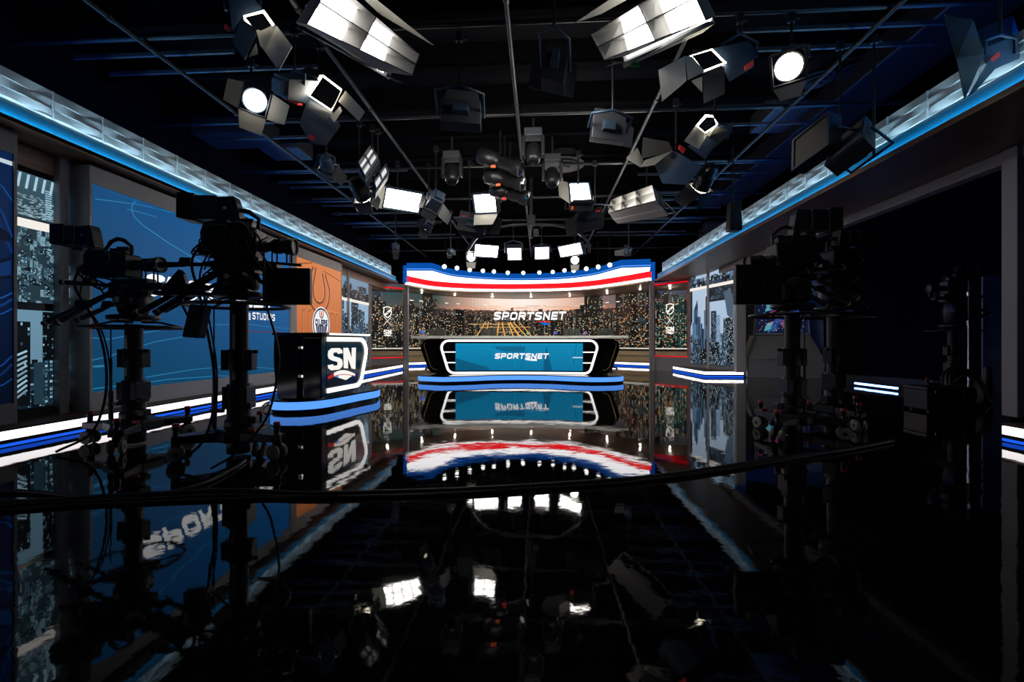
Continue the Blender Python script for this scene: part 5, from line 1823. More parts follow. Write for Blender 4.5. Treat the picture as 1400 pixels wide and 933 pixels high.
def led_panel(label, q, zc, cols, rows, face='panel', crate=0.0, dm='door', doors=(), tape=None, k=1.0, depth=.13, gap=.008, away=False, group='LED panels over the set', flip=False, stem=True):
    c, u, v, n = pose_quad(q, zc, k)
    if flip:
        n = -n
    root = empty('ceiling_panel_light', c, label, 'stage light', group)
    A = lambda a, b, h: c + u * a + v * b + n * h
    rim = 1.0 + .03 / u.length, 1.0 + .03 / v.length
    ua, vb = rim
    r = Rel().hexa([A(-ua, -vb, -.012), A(ua, -vb, -.012), A(ua, vb, -.012), A(-ua, vb, -.012)], [A(-ua * .97, -vb * .97, -depth), A(ua * .97, -vb * .97, -depth), A(ua * .97, vb * .97, -depth), A(-ua * .97, vb * .97, -depth)])
    r.put('housing', M['housing'], root, .006)
    r = Rel()
    for a0, a1, b0, b1 in ((-ua, -1, -vb, vb), (1, ua, -vb, vb), (-1, 1, -vb, -1), (-1, 1, 1, vb)):
        r.hexa([A(a0, b0, -.012), A(a1, b0, -.012), A(a1, b1, -.012), A(a0, b1, -.012)], [A(a0, b0, .014), A(a1, b0, .014), A(a1, b1, .014), A(a0, b1, .014)])
    r.put('rim', M['bluehouse'], root)
    gu, gv = gap / u.length, gap / v.length
    r = Rel()
    for i in range(cols):
        for j in range(rows):
            a0, a1 = -1 + 2 * i / cols + gu, -1 + 2 * (i + 1) / cols - gu
            b0, b1 = -1 + 2 * j / rows + gv, -1 + 2 * (j + 1) / rows - gv
            r.hexa([A(a0, b0, -.011), A(a1, b0, -.011), A(a1, b1, -.011), A(a0, b1, -.011)], [A(a0, b0, 0), A(a1, b0, 0), A(a1, b1, 0), A(a0, b1, 0)])
    r.put('diffuser', M[face], root)
    if crate:
        r = Rel(); t = .003
        for i in range(cols + 1):
            a = -1 + 2 * i / cols; e = t / u.length
            r.hexa([A(a - e, -1, .012), A(a + e, -1, .012), A(a + e, 1, .012), A(a - e, 1, .012)], [A(a - e, -1, crate), A(a + e, -1, crate), A(a + e, 1, crate), A(a - e, 1, crate)])
        for j in range(rows + 1):
            b = -1 + 2 * j / rows; e = t / v.length
            r.hexa([A(-1, b - e, .012), A(-1, b + e, .012), A(1, b + e, .012), A(1, b - e, .012)], [A(-1, b - e, crate), A(-1, b + e, crate), A(1, b + e, crate), A(1, b - e, crate)])
        r.put('egg_crate', M['crate'], root)
    for e, ln, ang in doors:
        ang = math.radians(ang)
        un, vn = u.normalized(), v.normalized()
        if e == 'b': p0, p1, out = A(-ua, -vb, .012), A(ua, -vb, .012), -vn
        elif e == 't': p0, p1, out = A(ua, vb, .012), A(-ua, vb, .012), vn
        elif e == 'l': p0, p1, out = A(-ua, vb, .012), A(-ua, -vb, .012), -un
        else: p0, p1, out = A(ua, -vb, .012), A(ua, vb, .012), un
        dr = n * math.cos(ang) + out * math.sin(ang)
        sh = (p1 - p0) * .10
        pts = [p0, p1, p1 + dr * ln - sh, p0 + dr * ln + sh]
        r = Rel().plate(pts, .004, 0, 1)
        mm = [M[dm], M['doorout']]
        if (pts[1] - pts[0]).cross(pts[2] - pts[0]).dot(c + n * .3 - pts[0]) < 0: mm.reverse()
        o = r.put('barn_door', mm, root)
    if tape:
        a, b, col = tape
        if away is False:
            r = Rel().hexa([A(a - .12, -vb - .01, -.03), A(a + .12, -vb - .01, -.03), A(a + .12, -vb - .01, -.09), A(a - .12, -vb - .01, -.09)], [A(a - .12, -vb - .03, -.03), A(a + .12, -vb - .03, -.03), A(a + .12, -vb - .03, -.09), A(a - .12, -vb - .03, -.09)])
        else:
            r = Rel().hexa([A(a - .2, b - .08, -depth), A(a + .2, b - .08, -depth), A(a + .2, b + .08, -depth), A(a - .2, b + .08, -depth)], [A(a - .2, b - .08, -depth - .01), A(a + .2, b - .08, -depth - .01), A(a + .2, b + .08, -depth - .01), A(a - .2, b + .08, -depth - .01)])
        r.put('tape', M[col], root)
    # ballast box on the back, yoke, stem
    r = Rel().hexa([A(-.5, -.5, -depth), A(.5, -.5, -depth), A(.5, .5, -depth), A(-.5, .5, -depth)], [A(-.4, -.4, -depth - .07), A(.4, -.4, -depth - .07), A(.4, .4, -depth - .07), A(-.4, .4, -depth - .07)])
    r.put('driver_box', M['bluehouse'], root, .005)
    if stem:
        w = u if abs(u.normalized().z) < abs(v.normalized().z) else v
        e = 1 + .06 / w.length
        hanger(root, [c + w * e - n * .05, c + w * e - n * (depth + .20) + UP * .05, c - n * (depth + .24) + UP * .10, c - w * e - n * (depth + .20) + UP * .05, c - w * e - n * .05])
    return root


def big_soft(label, inner, outer, zc, flaps, tape=None, depth=.22):
    """soft light whose deep divider grid narrows towards its mouth"""
    I = [at(p[0], p[1], zc * (1 - .02 * (p[1] < 0))) for p in inner]
    O = [at(p[0], p[1], zc * .93) for p in outer]
    c = sum(I, V((0, 0, 0))) / 4
    root = empty('ceiling_soft_light', c, label, 'stage light')
    def bl(Q, a, b): return Q[0] * (1 - a) * (1 - b) + Q[1] * a * (1 - b) + Q[2] * a * b + Q[3] * (1 - a) * b
    n = (I[1] - I[0]).cross(I[3] - I[0]).normalized()
    if n.dot(CAM - c) < 0: n = -n
    A = lambda a, b: bl(I, a, b)
    r = Rel().hexa([A(-.03, -.05) - n * .07, A(1.03, -.05) - n * .07, A(1.03, 1.05) - n * .07, A(-.03, 1.05) - n * .07], [A(.02, .02) - n * depth, A(.98, .02) - n * depth, A(.98, .98) - n * depth, A(.02, .98) - n * depth])
    r.put('housing', M['housing'], root, .006)
    r = Rel()
    for i in range(2):
        for j in range(2):
            q = [A(.5 * i + .012, .5 * j + .02), A(.5 * i + .488, .5 * j + .02), A(.5 * i + .488, .5 * j + .48), A(.5 * i + .012, .5 * j + .48)]
            r.hexa([p - n * .065 for p in q], q)
    r.put('diffuser', M['panel'], root)
    r = Rel()
    t = .004
    for k in range(3):
        a = .5 * k
        for P0, P1, ax in ((bl(I, a, 0), bl(I, a, 1), 0), ):
            Q0, Q1 = bl(O, a, 0), bl(O, a, 1)
            e = (I[1] - I[0]).normalized() * t
            r.hexa([P0 - e, P1 - e, Q1 - e, Q0 - e], [P0 + e, P1 + e, Q1 + e, Q0 + e])
    r.put('divider', M['crate'], root)
    r = Rel()
    for k in range(3):
        b = .5 * k
        P0, P1, Q0, Q1 = bl(I, 0, b), bl(I, 1, b), bl(O, 0, b), bl(O, 1, b)
        e = (I[3] - I[0]).normalized() * t
        r.hexa([P0 - e, P1 - e, Q1 - e, Q0 - e], [P0 + e, P1 + e, Q1 + e, Q0 + e])
    r.put('divider', M['crate'], root)
    for k, f in enumerate(flaps):
        q = Rel().plate([at(*p) for p in f], .006); q.put('barn_door', M['doorout'] if k == 0 else M['door'], root)
    if tape:
        p = at(*tape)
        q = Rel().box(p, (.07, .01, .035)); q.put('tape', M['green'], root)
    w = (I[1] - I[0]) / 2
    hanger(root, [c + w * 1.06 - n * .06, c + w * 1.04 - n * .30, c - n * .36 + UP * .06, c - w * 1.04 - n * .30, c - w * 1.06 - n * .06])
    return root


def fresnel(label, back, mouth, r, doors=((0, .22, 35), (90, .22, 35), (180, .22, 35), (270, .22, 35)), lens='lensin', tape=None, body='bluehouse', roll=0.0, group='barn door spotlights', square=False, dm='door'):
    b, m = at(*back), at(*mouth)
    ax = (m - b).normalized()
    L = (m - b).length
    s = ax.cross(UP)
    s = s.normalized() if s.length > 1e-3 else V((1, 0, 0))
    t = s.cross(ax).normalized()
    cr, sr = math.cos(roll), math.sin(roll)
    s, t = s * cr + t * sr, t * cr - s * sr
    root = empty('ceiling_spotlight', m, label, 'stage light', group)
    q = Rel()
    if square:
        def sec(h, k): return [m + ax * h + s * (r * a * k) + t * (r * c * k) for a, c in ((-1, -1), (1, -1), (1, 1), (-1, 1))]
        q.hexa(sec(-L, .8), sec(-.02, 1.0))
        q.hexa(sec(-L - .06, .5), sec(-L, .6))
    else:
        q.lathe([(-L, r * .55), (-L + .02, r * .8), (-L * .65, r * .84), (-L * .6, r * .98), (-.03, r * 1.0), (-.02, r * 1.06)], m, ax, 20)
        for k in range(4):
            h = -L * .55 + k * L * .11
            q.lathe([(h, r * 1.02), (h + .012, r * 1.02)], m, ax, 20)
    q.put('housing', M[body], root, .006 if square else 0)
    q = Rel().lathe([(-.015, r * .93), (.0, r * .90), (.012, r * .6), (.016, .001)], m, ax, 24)
    q.put('lens', M[lens], root)
    q = Rel()
    f = r * 1.15
    for a, c, w, h in ((-1, 0, .02, 1), (1, 0, .02, 1), (0, -1, 1, .02), (0, 1, 1, .02)):
        p = m + s * (a * f) + t * (c * f)
        ss = s * (f if w == 1 else .012); tt = t * (f if h == 1 else .012)
        q.hexa([p - ss - tt - ax * .02, p + ss - tt - ax * .02, p + ss + tt - ax * .02, p - ss + tt - ax * .02], [p - ss - tt + ax * .02, p + ss - tt + ax * .02, p + ss + tt + ax * .02, p - ss + tt + ax * .02])
    q.put('door_frame', M['housing'], root)
    for d in doors:
        a, ln, op = d[0], d[1], math.radians(d[2])
        a = math.radians(a)
        out = s * math.cos(a) + t * math.sin(a)
        sd = s * -math.sin(a) + t * math.cos(a)
        h = m + out * f + ax * .02
        dr = ax * math.cos(op) + out * math.sin(op)
        k = d[3] if len(d) > 3 else .78
        pts = [h - sd * f, h + sd * f, h + sd * f * k + dr * ln, h - sd * f * k + dr * ln]
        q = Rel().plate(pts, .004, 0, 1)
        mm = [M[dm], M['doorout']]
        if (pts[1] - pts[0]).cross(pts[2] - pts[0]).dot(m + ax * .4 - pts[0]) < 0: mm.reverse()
        q.put('barn_door', mm, root)
    if tape:
        a = math.radians(tape[0]); out = s * math.cos(a) + t * math.sin(a); sd = s * -math.sin(a) + t * math.cos(a)
        p = m - ax * (L * tape[1]) + out * (r * (1.0 if square else .98)); kk = tape[3] if len(tape) > 3 else .06
        q = Rel().hexa([p - sd * kk - ax * .035, p + sd * kk - ax * .035, p + sd * kk + ax * .035, p - sd * kk + ax * .035], [x + out * .02 for x in (p - sd * kk - ax * .035, p + sd * kk - ax * .035, p + sd * kk + ax * .035, p - sd * kk + ax * .035)])
        q.put('tape', M[tape[2]], root)
    mid = m - ax * L * .5
    hs = ax.cross(UP).normalized()
    hanger(root, [mid + hs * (r * 1.15), mid + hs * (r * 1.2) + UP * r * .9, mid + UP * (r * 1.45), mid - hs * (r * 1.2) + UP * r * .9, mid - hs * (r * 1.15)])
    return root


def px_light(label, doors, body, zc, tape=None, group='barn door spotlights'):
    """an unlit light whose large doors show: solids with their own thickness"""
    pts0 = [at(*p) for p in body[0]]
    c = sum(pts0, V((0, 0, 0))) / len(pts0)
    root = empty('ceiling_spotlight', c, label, 'stage light', group)
    q = Rel().hexa(pts0, [at(*p) for p in body[1]]); q.put('housing', M['bluehouse'], root, .01)
    for d in doors:
        q = Rel().plate([at(*p) for p in d[0]], .006); q.put('barn_door', M[d[1]], root)
    if tape:
        a = [at(*p) for p in tape[0]]
        n = (a[1] - a[0]).cross(a[2] - a[0]).normalized() * .012
        q = Rel().hexa(a, [p + n for p in a]); q.put('tape', M[tape[1]], root)
    top = max(pts0, key=lambda p: p.z)
    hanger(root, [c + V((-.12, 0, 0)), c + V((-.12, 0, .12)), c + V((0, 0, .16)), c + V((.12, 0, .12)), c + V((.12, 0, 0))])
    return root


def door_light(label, d, lens, cover, doors, body, tape=None, lens_m='lensin'):
    """lit spotlight whose nearest door is closed over the lens, so that light leaks round it on to the open doors"""
    gx = sum(p[0] for p in lens) / len(lens); gy = sum(p[1] for p in lens) / len(lens)
    lens = [(gx + (p[0] - gx) * .95, gy + (p[1] - gy) * .95) for p in lens]
    L = [at(p[0], p[1], d) for p in lens]
    c = sum(L, V((0, 0, 0))) / len(L)
    root = empty('ceiling_spotlight', c, label, 'stage light', 'barn door spotlights')
    def solid(front, back):
        r = Rel(); k = len(front)
        r.add(front + back, [tuple(range(k)), tuple(reversed(range(k, 2 * k)))] + [(i, k + i, k + (i + 1) % k, (i + 1) % k) for i in range(k)])
        return r
    solid(L, [at(p[0], p[1], d + .02) for p in lens]).put('lens', M[lens_m], root)
    bx = sum(p[0] for p in body) / len(body); by = sum(p[1] for p in body) / len(body)
    solid([at(p[0], p[1], d + .03) for p in body], [at(bx + (p[0] - bx) * .8, by + (p[1] - by) * .8, d + .30) for p in body]).put('housing', M['bluehouse'], root)
    lx = sum(p[0] for p in lens) / len(lens); ly = sum(p[1] for p in lens) / len(lens)
    solid([at(lx + (p[0] - lx) * 1.08, ly + (p[1] - ly) * 1.08, d + .025) for p in lens], [at(lx + (p[0] - lx) * .9, ly + (p[1] - ly) * .9, d + .22) for p in lens]).put('lamp_house', M['housing'], root)
    Rel().plate([at(p[0], p[1], d - .03) for p in cover], .004).put('barn_door', M['black'], root)
    for poly, m in doors:
        Rel().plate([at(*p) for p in poly], .004).put('barn_door', M[m], root)
    if tape:
        a = [at(*p) for p in tape]
        n = (a[1] - a[0]).cross(a[2] - a[0]).normalized() * .01
        Rel().hexa(a, [p + n for p in a]).put('tape', M['tape'], root)
    h = at(bx, by, d + .17)
    hanger(root, [h + V((-.16, 0, 0)), h + V((-.17, 0, .14)), h + V((0, 0, .24)), h + V((.17, 0, .14)), h + V((.16, 0, 0))])
    return root


def moving_head(label, px, py, zc):
    p = at(px, py, zc)
    root = empty('ceiling_moving_head', p, label, 'stage light', 'moving head lights')
    q = Rel().box(p + UP * .30, (.26, .22, .12)); q.put('base', M['housing'], root, .015)
    for s in (-1, 1):
        q = Rel().box(p + V((s * .14, 0, .12)), (.05, .12, .30)); q.put('arm', M['rig2'], root, .012)
    q = Rel().lathe([(-.17, .04), (-.15, .09), (-.02, .115), (.08, .105), (.13, .085), (.135, .001)], p, (0, -.35, -1), 20); q.put('head', M['rig2'], root)
    q = Rel().lathe([(.136, .07), (.142, .001)], p, (0, -.35, -1), 16); q.put('lens', M['dark_lens'], root)
    q = Rel().tube([p + UP * .36, V((p.x, p.y, GZ))], .016, 8); q.put('stem', M['pipe'], root)


def profile_light(label, a, b, zc, tape):
    p, q_ = at(*a), at(*b)
    ax = (q_ - p).normalized(); L = (q_ - p).length
    root = empty('ceiling_profile_light', p, label, 'stage light', 'profile spotlights on the centre mast')
    q = Rel().lathe([(0, .09), (.02, .12), (L * .4, .125), (L * .42, .085), (L * .55, .085), (L * .57, .10), (L * .8, .095), (L * .82, .115), (L, .115)], p, ax, 16); q.put('housing', M['rig2'], root)
    q = Rel().box(p + ax * L * .25 - UP * .10, (.16, .10, .10)); q.put('lamp_cap', M['rig'], root, .01)
    q = Rel().lathe([(L, .10), (L + .01, .001)], p, ax, 16); q.put('lens', M['dark_lens'], root)
    m = p + ax * L * .5
    q = Rel().box(p + ax * L * .35 - UP * .12 + V((0, -.05, 0)), (.07, .03, .04)); q.put('tape', M[tape], root)
    q = Rel().tube([m + V((0, 0, .10)), m + V((0, .1, .2)), V((m.x, m.y + .1, GZ))], .014, 6); q.put('yoke', M['pipe'], root)


def build_ceiling():
    # ----- grid of pipes
    for k, x in enumerate((-4.3, -2.35, -.32, 1.56, 3.45)):
        o = MB().tube([(x, -1.5, GZ), (x, 17.2, GZ)], .026, 10).build('ceiling_pipe', M['pipe'], origin=V((x, 8, GZ)))
        tag(o, 'black ceiling grid pipe running front to back, %s from the left wall' % ORD[k], 'pipe', 'grid pipes')
        q = Rel()
        for j in range(9):
            q.lathe([(-.03, .034), (.03, .034)], (x, .5 + j * 1.9, GZ), (0, 1, 0), 10)
        o2 = q.put('coupler', M['pipe'], o)
    for k, y in enumerate((2.75, 4.7, 6.6, 8.5, 10.4, 12.3, 14.2, 16.2)):
        o = MB().tube([(-5.9, y, GZ + .06), (5.0, y, GZ + .06)], .026, 10).build('ceiling_pipe', M['pipe'], origin=V((0, y, GZ + .06)))
        tag(o, 'black ceiling grid pipe running from side to side, %s counted from the camera' % ORD[k], 'pipe', 'grid pipes')
    for k, y in enumerate((3.2, 3.75, 5.15, 5.6, 7.0, 7.5, 8.9, 9.4, 9.9, 10.9, 11.4, 11.9, 12.8, 13.3, 14.7, 15.2)):
        for s, x0, x1 in ((-1, -5.6, -3.1 + .5 * math.sin(k * 2.3)), (1, 2.3 + .5 * math.sin(k * 1.7), 4.6)):
            o = MB().box(((x0 + x1) / 2, y, 4.42 + .06 * math.sin(k * 5.1)), (x1 - x0, .03, .045)).build('ceiling_batten', M['batten'])
            tag(o, 'thin steel batten lit blue above the %s canopy, %s counted from the camera' % ('left' if s < 0 else 'right', ORD[k]), 'batten', 'blue lit battens')
    # ducts and round air diffusers
    o = MB().box((4.75, 7.5, 4.72), (.75, 9.5, .36)).build('ceiling_duct', M['duct'], bevel=.02); tag(o, 'long rectangular air duct high above the right canopy', 'duct')
    for lab, px, py, z, R in (('round ringed air diffuser in the dark ceiling right of the centre mast', 770, 222, 4.84, .46), ('round ringed air diffuser lit blue, left of the large right hand spotlight doors', 1172, 92, 4.84, .26), ('round ringed air diffuser beside the lit round spotlight at the right', 1117, 104, 4.84, .24), ('round ringed air diffuser lit blue above the left canopy near the small spotlights', 462, 300, 4.84, .34), ('round ringed air diffuser lit blue over the right canopy, towards the back', 893, 330, 4.84, .40)):
        p = atZ(px, py, z)
        q = MB()
        for k in range(4):
            q.lathe([(-.03 * k - .06, R * (1 - .23 * k)), (-.03 * k, R * (.86 - .23 * k)), (-.03 * k + .012, R * (.86 - .23 * k)), (-.03 * k - .05, R * (1.01 - .23 * k))], p, (0, 0, 1), 28)
        q.lathe([(0, R * .8), (.16, R * .8)], p, (0, 0, 1), 24)
        o = q.build('ceiling_diffuser', M['duct']); tag(o, lab, 'air diffuser', 'ceiling diffusers')
    for lab, px, py, z, sx, sy, sz in (('boxy blue lit duct section above the left canopy, behind the round lit spotlight', 325, 193, 4.75, 1.3, .7, .35), ('small blue lit duct section above the left canopy, behind the larger one', 392, 212, 4.75, .8, .6, .3), ('boxy blue lit duct section above the right canopy, behind the tan faced lights', 1082, 166, 4.75, 1.0, .9, .3), ('blue lit duct section above the right canopy, near the steel cylinder spotlight', 985, 322, 4.6, 1.2, .8, .4)):
        p = atZ(px, py, z)
        o = MB().box((p.x, p.y, z + sz / 2), (sx, sy, sz)).build('ceiling_duct', M['batten'], bevel=.02); tag(o, lab, 'duct')
    # curved rail that carries the back row of panels
    pts = catmull([at(638, 345, 12.4), at(655, 322, 11.6), at(690, 309, 11.2), at(740, 307, 11.1), at(780, 312, 11.3), at(803, 330, 12.0), at(806, 345, 12.6)], 8)
    o = MB().tube(pts, .04, 8).build('ceiling_rail', M['pipe']); tag(o, 'curved dark rail carrying the back row of white light panels', 'rail')
    # ----- two large soft lights with deep dividers
    big_soft('big white soft light with deep dividers at the top left, cut by the picture edge', [(405, 31), (521, 97), (536.5, 49), (440, -25)], [(420, 33), (564, 103), (574, 74), (455, -28)], 3.75, [[(404, 37, 3.7), (414, 35, 3.7), (523, 97, 3.8), (552, 114, 3.95), (540, 111, 3.9)], [(488, -10, 3.8), (512, -2, 3.85), (592, 62, 4.0), (520, 20, 3.95)]])
    big_soft('big white soft light with deep dividers at the top right, with a green tape mark', [(859, 75), (978, 22), (945, -48), (849, 29)], [(826, 82), (965, 28), (938, -34), (807, 47)], 3.9, [[(827, 91, 4.1), (838, 86, 4.05), (968, 29, 3.9), (978, 31, 3.9), (880, 76, 4.0)], [(785, 32, 4.15), (822, 19, 4.1), (866, -5, 4.0), (840, -5, 4.0)]], (868, 89, 4.1))
    # ----- plain white LED panels
    led_panel('bright wide eight cell LED panel, left of centre above the side desk', [(524.3, 283.6), (571.5, 290.5), (577, 265.8), (528.7, 256.6)], 8.0, 4, 2, k=.5, doors=(('l', .25, 60),), tape=(.2, 0, 'green'))
    led_panel('bright square LED panel with a beige flap below, left of the centre mast', [(650.8, 291), (678.9, 290), (676.4, 264.5), (647.3, 266.6)], 8.0, 2, 2, k=.5, doors=(('b', .22, 40),))
    led_panel('bright square LED panel with a narrow side flap, right of the centre mast', [(780.7, 278.4), (809.3, 277.4), (803.8, 250.9), (779, 251.7)], 7.6, 1, 1, k=.5, doors=(('l', .2, 62), ('b', .22, 50)), tape=(-.9, 0, 'orange'))
    led_panel('bright wide LED panel, leftmost of the back row of four', [(648.3, 350.7), (679.5, 352.1), (681.5, 336.9), (650, 334.2)], 12.6, 4, 1, k=.4)
    led_panel('small bright LED panel, second from the left in the back row', [(695, 355.5), (712.6, 355), (712.6, 339.3), (693, 339.7)], 12.4, 2, 1, k=.3)
    led_panel('small bright LED panel, third from the left in the back row', [(731.8, 354.3), (750, 353.8), (750.6, 338), (731.4, 338.6)], 12.4, 2, 1, k=.3)
    led_panel('bright wide LED panel, rightmost of the back row of four', [(766.9, 351.5), (797, 347), (793, 331.8), (763.4, 338.3)], 12.2, 4, 1, k=.4)
    # ----- soft lights seen at an angle
    led_panel('crated soft light seen from the side, right of centre over the desk', [(838, 299), (907, 286), (899, 263), (842, 281)], 8.2, 3, 2, crate=.16, doors=(('b', .14, 20),), k=.8, group=None)
    led_panel('dim crated soft light high at the left, six small cells facing right', [(500, 245), (517, 219), (508, 203), (491, 227)], 6.6, 2, 2, face='paneldim', crate=.07, k=.6, group='dim crated soft lights', gap=.01)
    led_panel('dim crated soft light just right of and below its twin at the left', [(514, 262), (530, 237), (527, 228), (511, 252)], 6.7, 2, 1, face='paneldim', crate=.07, k=.5, group='dim crated soft lights', gap=.01)
    led_panel('panel light seen from behind, with a pale top flap and red tape, upper centre left', [(606, 174), (655, 178), (654, 152), (608, 148)], 5.2, 2, 1, doors=(('t', .30, 80),), k=.2, tape=(-.2, -.35, 'tape'), away=True, flip=True, face='panelkey', group='panel lights seen from behind')
    led_panel('panel light seen from behind, with red tape, upper centre right', [(810, 190), (847, 195), (850, 168), (812, 163)], 5.2, 2, 1, dm='doordim', doors=(('r', .18, 50), ('t', .12, 70)), k=.2, tape=(-.25, -.35, 'tape'), away=True, flip=True, face='panelkey', group='panel lights seen from behind')
    led_panel('panel light seen from behind, with two dim grey side flaps, near the top centre', [(745, 120), (768, 126), (774, 80), (753, 76)], 4.5, 1, 2, dm='doordim', k=.3, doors=(('l', .17, 75), ('r', .10, 60)), away=True, flip=True, face='panelkey', group='panel lights seen from behind')
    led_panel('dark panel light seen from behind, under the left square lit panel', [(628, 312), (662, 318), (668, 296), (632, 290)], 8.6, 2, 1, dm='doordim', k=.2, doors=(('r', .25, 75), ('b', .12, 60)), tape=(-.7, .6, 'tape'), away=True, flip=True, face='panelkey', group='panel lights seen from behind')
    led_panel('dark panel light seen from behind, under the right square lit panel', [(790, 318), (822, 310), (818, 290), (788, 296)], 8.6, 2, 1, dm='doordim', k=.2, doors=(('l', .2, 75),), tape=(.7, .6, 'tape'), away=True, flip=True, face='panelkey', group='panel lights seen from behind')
    # tan backed pair at the right
    led_panel('tan faced flat light, left one of the pair at the right canopy', [(1086, 229), (1131, 197), (1131, 157), (1087, 193)], 4.9, 1, 1, face='doordim', k=.6, depth=.16, group='tan faced flat lights')
    led_panel('tan faced flat light, right one of the pair at the right canopy', [(1130, 225), (1178, 189), (1179, 163), (1146, 190)], 4.9, 1, 1, face='doordim', k=.5, depth=.16, group='tan faced flat lights')
    # ----- lit round spotlights
    fresnel('round lit spotlight with three open doors at the upper left', (338, 126, 5.45), (349, 138, 5.15), .125, lens='lens', doors=((180, .20, 55), (270, .20, 62), (0, .16, 80)), roll=.1)
    fresnel('round lit spotlight in a bare square frame at the upper right', (1086, 80, 4.75), (1078, 92, 4.35), .125, lens='lens', doors=((270, .14, 100, .6),), body='rig2')
    # ----- spotlights with lit doors, aimed away into the set
    door_light('spotlight with a beige lit door and dark blue side door at the top left', 4.0,
               [(332, 21), (361, 13), (376, 34), (358, 44), (333, 28)], [(335, 24), (360, 18), (372, 35), (357, 42), (347, 39)],
               [([(379, 36, 3.98), (400, 64, 3.78), (381.5, 97.5, 3.72), (362, 70, 3.90)], 'door'), ([(351, 42, 3.99), (372, 35.5, 3.99), (379, 36, 3.98), (362, 70, 3.9), (356, 62, 3.92)], 'door'), ([(330, 23.6, 3.97), (351, 46, 3.93), (335, 82.5, 3.75), (318, 58, 3.8)], 'bluehouse'), ([(340, 78, 3.82), (352.5, 74, 3.82), (350, 59, 3.9)], 'door')],
               [(331, 22), (358, 12), (340, -12), (312, 0), (318, 44)], tape=[(307, 32, 4.05), (316, 38, 4.05), (312, 43, 4.05), (306, 38, 4.05)])
    door_light('large square blue grey spotlight with a pale door, left of the centre', 4.8,
               [(421, 131), (437, 102), (442, 102), (468, 122), (453, 153)], [(424, 131), (441.5, 105), (466, 124), (460, 137), (453, 150)],
               [([(463, 139, 4.78), (472.6, 124, 4.78), (499, 153, 4.55), (491, 166, 4.55)], 'door'), ([(452, 160, 4.75), (465, 146, 4.76), (468, 152, 4.7), (457, 168, 4.7)], 'door'), ([(421, 137, 4.78), (453, 154, 4.78), (446, 166, 4.7), (417, 148, 4.7)], 'bluehouse')],
               [(421, 134), (454, 153), (466, 172), (446, 199), (426, 197), (409, 169)], tape=[(423, 183, 4.77), (431, 188, 4.77), (427, 192, 4.77), (421, 187, 4.77)])
    door_light('grey doored spotlight under the big top right soft light', 4.4,
               [(942, 76), (974, 66), (995, 86), (962, 99)], [(946, 76.5), (972, 69), (989, 86), (962, 96)],
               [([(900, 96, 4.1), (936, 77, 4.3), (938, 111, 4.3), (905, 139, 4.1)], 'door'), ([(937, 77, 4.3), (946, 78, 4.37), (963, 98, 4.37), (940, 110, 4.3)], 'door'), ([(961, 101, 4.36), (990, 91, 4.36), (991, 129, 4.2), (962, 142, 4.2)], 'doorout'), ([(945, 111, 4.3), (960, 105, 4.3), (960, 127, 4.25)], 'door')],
               [(976, 66), (1022, 56), (1033, 66), (1030, 92), (997, 112)], tape=[(1018, 90, 4.38), (1030, 82, 4.38), (1030, 89, 4.38), (1019, 96, 4.38)])
    door_light('spotlight with a beige lit door, below the round lit spotlight at the right', 5.6,
               [(951, 172), (964, 156.5), (974, 157), (982.5, 170), (965, 183)], [(954, 173), (965.7, 160), (976, 161), (979.4, 171), (964, 181)],
               [([(951, 172, 5.58), (966, 186, 5.56), (955.4, 204, 5.3), (935, 193, 5.3)], 'door'), ([(966, 185, 5.56), (979, 173, 5.58), (970, 188, 5.5)], 'door'), ([(980, 173, 5.58), (998, 178, 5.4), (983, 197, 5.4), (966, 187, 5.55)], 'doorout')],
               [(940, 200), (966, 186), (992, 172), (1003, 166), (1000, 182), (974, 204), (964, 218)], tape=[(930, 198, 5.28), (938, 204, 5.28), (934, 210, 5.28), (928, 204, 5.28)])
    door_light('large dark spotlight with grey open doors, over the right softlight', 6.0,
               [(878, 216), (880, 190), (912, 196), (918, 206)], [(877, 217), (879, 188), (914, 194), (920, 207)],
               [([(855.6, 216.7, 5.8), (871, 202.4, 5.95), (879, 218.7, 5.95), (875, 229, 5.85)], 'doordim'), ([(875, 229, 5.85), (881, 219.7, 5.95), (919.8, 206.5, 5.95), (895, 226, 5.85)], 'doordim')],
               [(895, 226), (920, 206.5), (960.6, 228), (940, 253), (905.6, 251)], tape=[(929, 198, 5.9), (938, 204, 5.9), (935, 208, 5.9), (927, 203, 5.9)], lens_m='dark_lens')
    fresnel('slate spotlight with a long red tape between two other lights at the upper left', (384, 118, 4.6), (420, 122, 4.9), .12, doors=((90, .12, 30), (0, .12, 20)), tape=(270, .55, 'tape', .10), lens='dark_lens', square=True, roll=-.5)
    fresnel('steel cylinder spotlight pointing down, beside the right canopy', (974, 226, 6.5), (957, 258, 6.8), .125, doors=((180, .26, 52), (270, .2, 10), (0, .2, 12), (90, .16, 20)), body='rig2', lens='lensin', roll=.4)
    fresnel('small spotlight with two lit doors at the left, above the blue lit joists', (444, 216, 6.0), (448, 229, 6.3), .09, doors=((180, .2, 35), (270, .10, 20), (0, .2, 40), (90, .10, 10)), lens='lensin', roll=-.5)
    fresnel('dark cylinder spotlight tilted down at the left, with a thin lit rim', (484, 246, 6.6), (498, 270, 6.9), .12, doors=((180, .16, 10), (270, .16, 10), (0, .16, 10)), body='rig2', lens='lensin')
    fresnel('spotlight with grey lit doors, right of the wide eight cell panel', (600, 268, 7.5), (592, 280, 7.8), .12, doors=((0, .30, 55), (180, .14, 30), (270, .14, 40)), lens='paneldim', square=True, roll=-.4)
    fresnel('small twin cell lit light under the wide eight cell panel', (588, 304, 8.3), (584, 309, 8.5), .09, doors=((270, .14, 60), (180, .10, 50), (90, .14, 75)), lens='lensin', square=True, roll=-.4)
